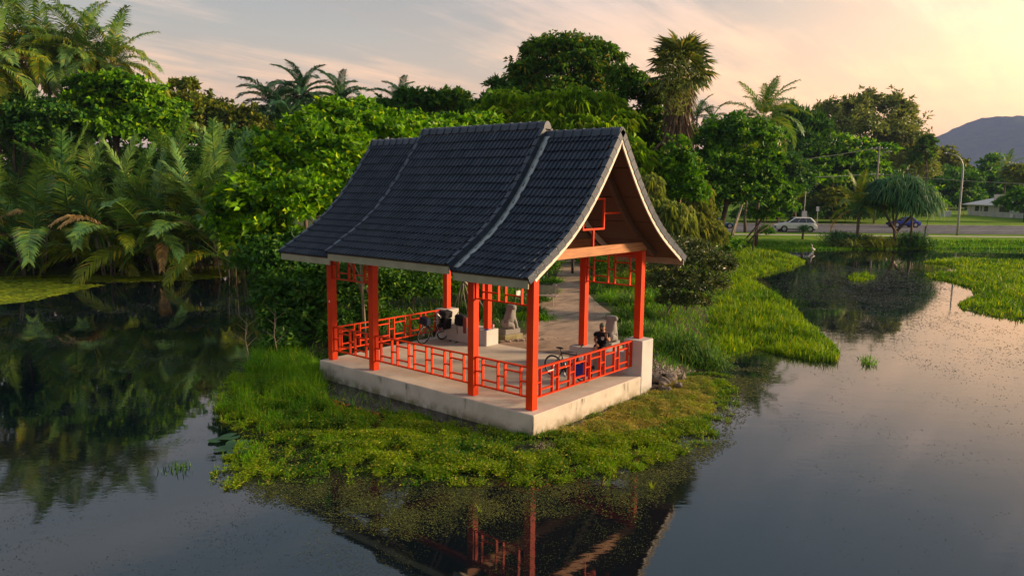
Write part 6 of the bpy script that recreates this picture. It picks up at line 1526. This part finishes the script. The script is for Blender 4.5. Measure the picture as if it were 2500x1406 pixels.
# house
A = at(2362, 522, 168)[:2]; B_ = at(2620, 540, 140)[:2]; u = (B_-A)/np.linalg.norm(B_-A); nrm = np.array([-u[1], u[0]]); 
if nrm@FH < 0: nrm = -nrm
t = thing('house', 'low pale grey house with a metal hip roof at the right edge', 'house', (A[0], A[1], .55), math.atan2(u[1], u[0])); LH = np.linalg.norm(B_-A); sgn = 1 if (np.cross(np.append(u, 0), np.append(nrm, 0))[2] > 0) else -1
def hb(x0, x1, y0, y1, z0, z1): 
    ya, yb = sorted((sgn*y0, sgn*y1)); return MB().box((x0, ya, z0), (x1, yb, z1))
hb(0, LH, 0, 9, 0, 2.7).build('wall', M['weatherboard'], t)
ov = .9; ya, yb = (-ov, 9+ov); R1 = [( -ov, sgn*ya, 2.62), (LH+ov, sgn*ya, 2.62), (LH+ov, sgn*yb, 2.62), (-ov, sgn*yb, 2.62), (4.6, sgn*4.5, 4.5), (LH-4, sgn*4.5, 4.5)]
b = MB(); b.add(R1+[(p[0], p[1], p[2]-.14) for p in R1[:4]], [(0, 1, 5, 4), (1, 2, 5), (2, 3, 4, 5), (3, 0, 4), (0, 6, 7, 1), (1, 7, 8, 2), (2, 8, 9, 3), (3, 9, 6, 0), (6, 9, 8, 7)]); b.build('roof', M['roofmetal'], t)
hb(5.6, 9.6, 1.6, 4.2, 2.7, 4.9).build('roof_plant_box', M['roofmetal'], t)
for x0, x1 in ((2.2, 3.6), (3.95, 4.45), (5.0, 6.4), (9.5, 12.5), (15, 17)):
    fr_ = hb(x0, x1, -.04, .02, 1.1, 2.35).build('window', M['white'], t); hb(x0+.07, x1-.07, -.06, -.035, 1.17, 2.28).build('pane', M['glass'], fr_)
for x0 in np.arange(1.0, LH, 2.4): hb(x0, x0+.06, -.03, .0, 0, 2.6).build('wall_batten', M['galv'], t)
hb(13.2, 14.0, -.5, -.05, .1, .9).build('air_conditioner', M['white'], t)
# bird on the far water
c_ = on(1985, 617, WZ); t = thing('water_bird', 'white long-necked bird standing in the shallow far water', 'bird', tuple(c_), 2.6)
skin('body', [(-.25, 0, .32), (-.05, 0, .36), (.12, 0, .42), (.20, 0, .60), (.16, 0, .78), (.26, 0, .84), (.40, 0, .82), (0, .05, .28), (0, .05, 0), (0, -.05, .28), (.03, -.05, 0)], [(0, 1), (1, 2), (2, 3), (3, 4), (4, 5), (5, 6), (1, 7), (7, 8), (1, 9), (9, 10)], [.05, .13, .10, .05, .04, .045, .012, .03, .015, .03, .015], M['bird'], t, 1, 1)

# ------------------------------------------------------------------ haze over the whole place
m, g, out = newmat('haze'); v = g.n('ShaderNodeVolumePrincipled'); v.inputs['Color'].default_value = (.36, .46, .86, 1)
v.inputs['Density'].default_value = .00013; v.inputs['Anisotropy'].default_value = 0; g.link(v.outputs[0], out.inputs['Volume'])
b = MB().box((-6700, -6700, -3.0), (6700, 6700, 388)); tag(b.build('haze', m), 'thin evening haze over the whole place', kind='stuff')
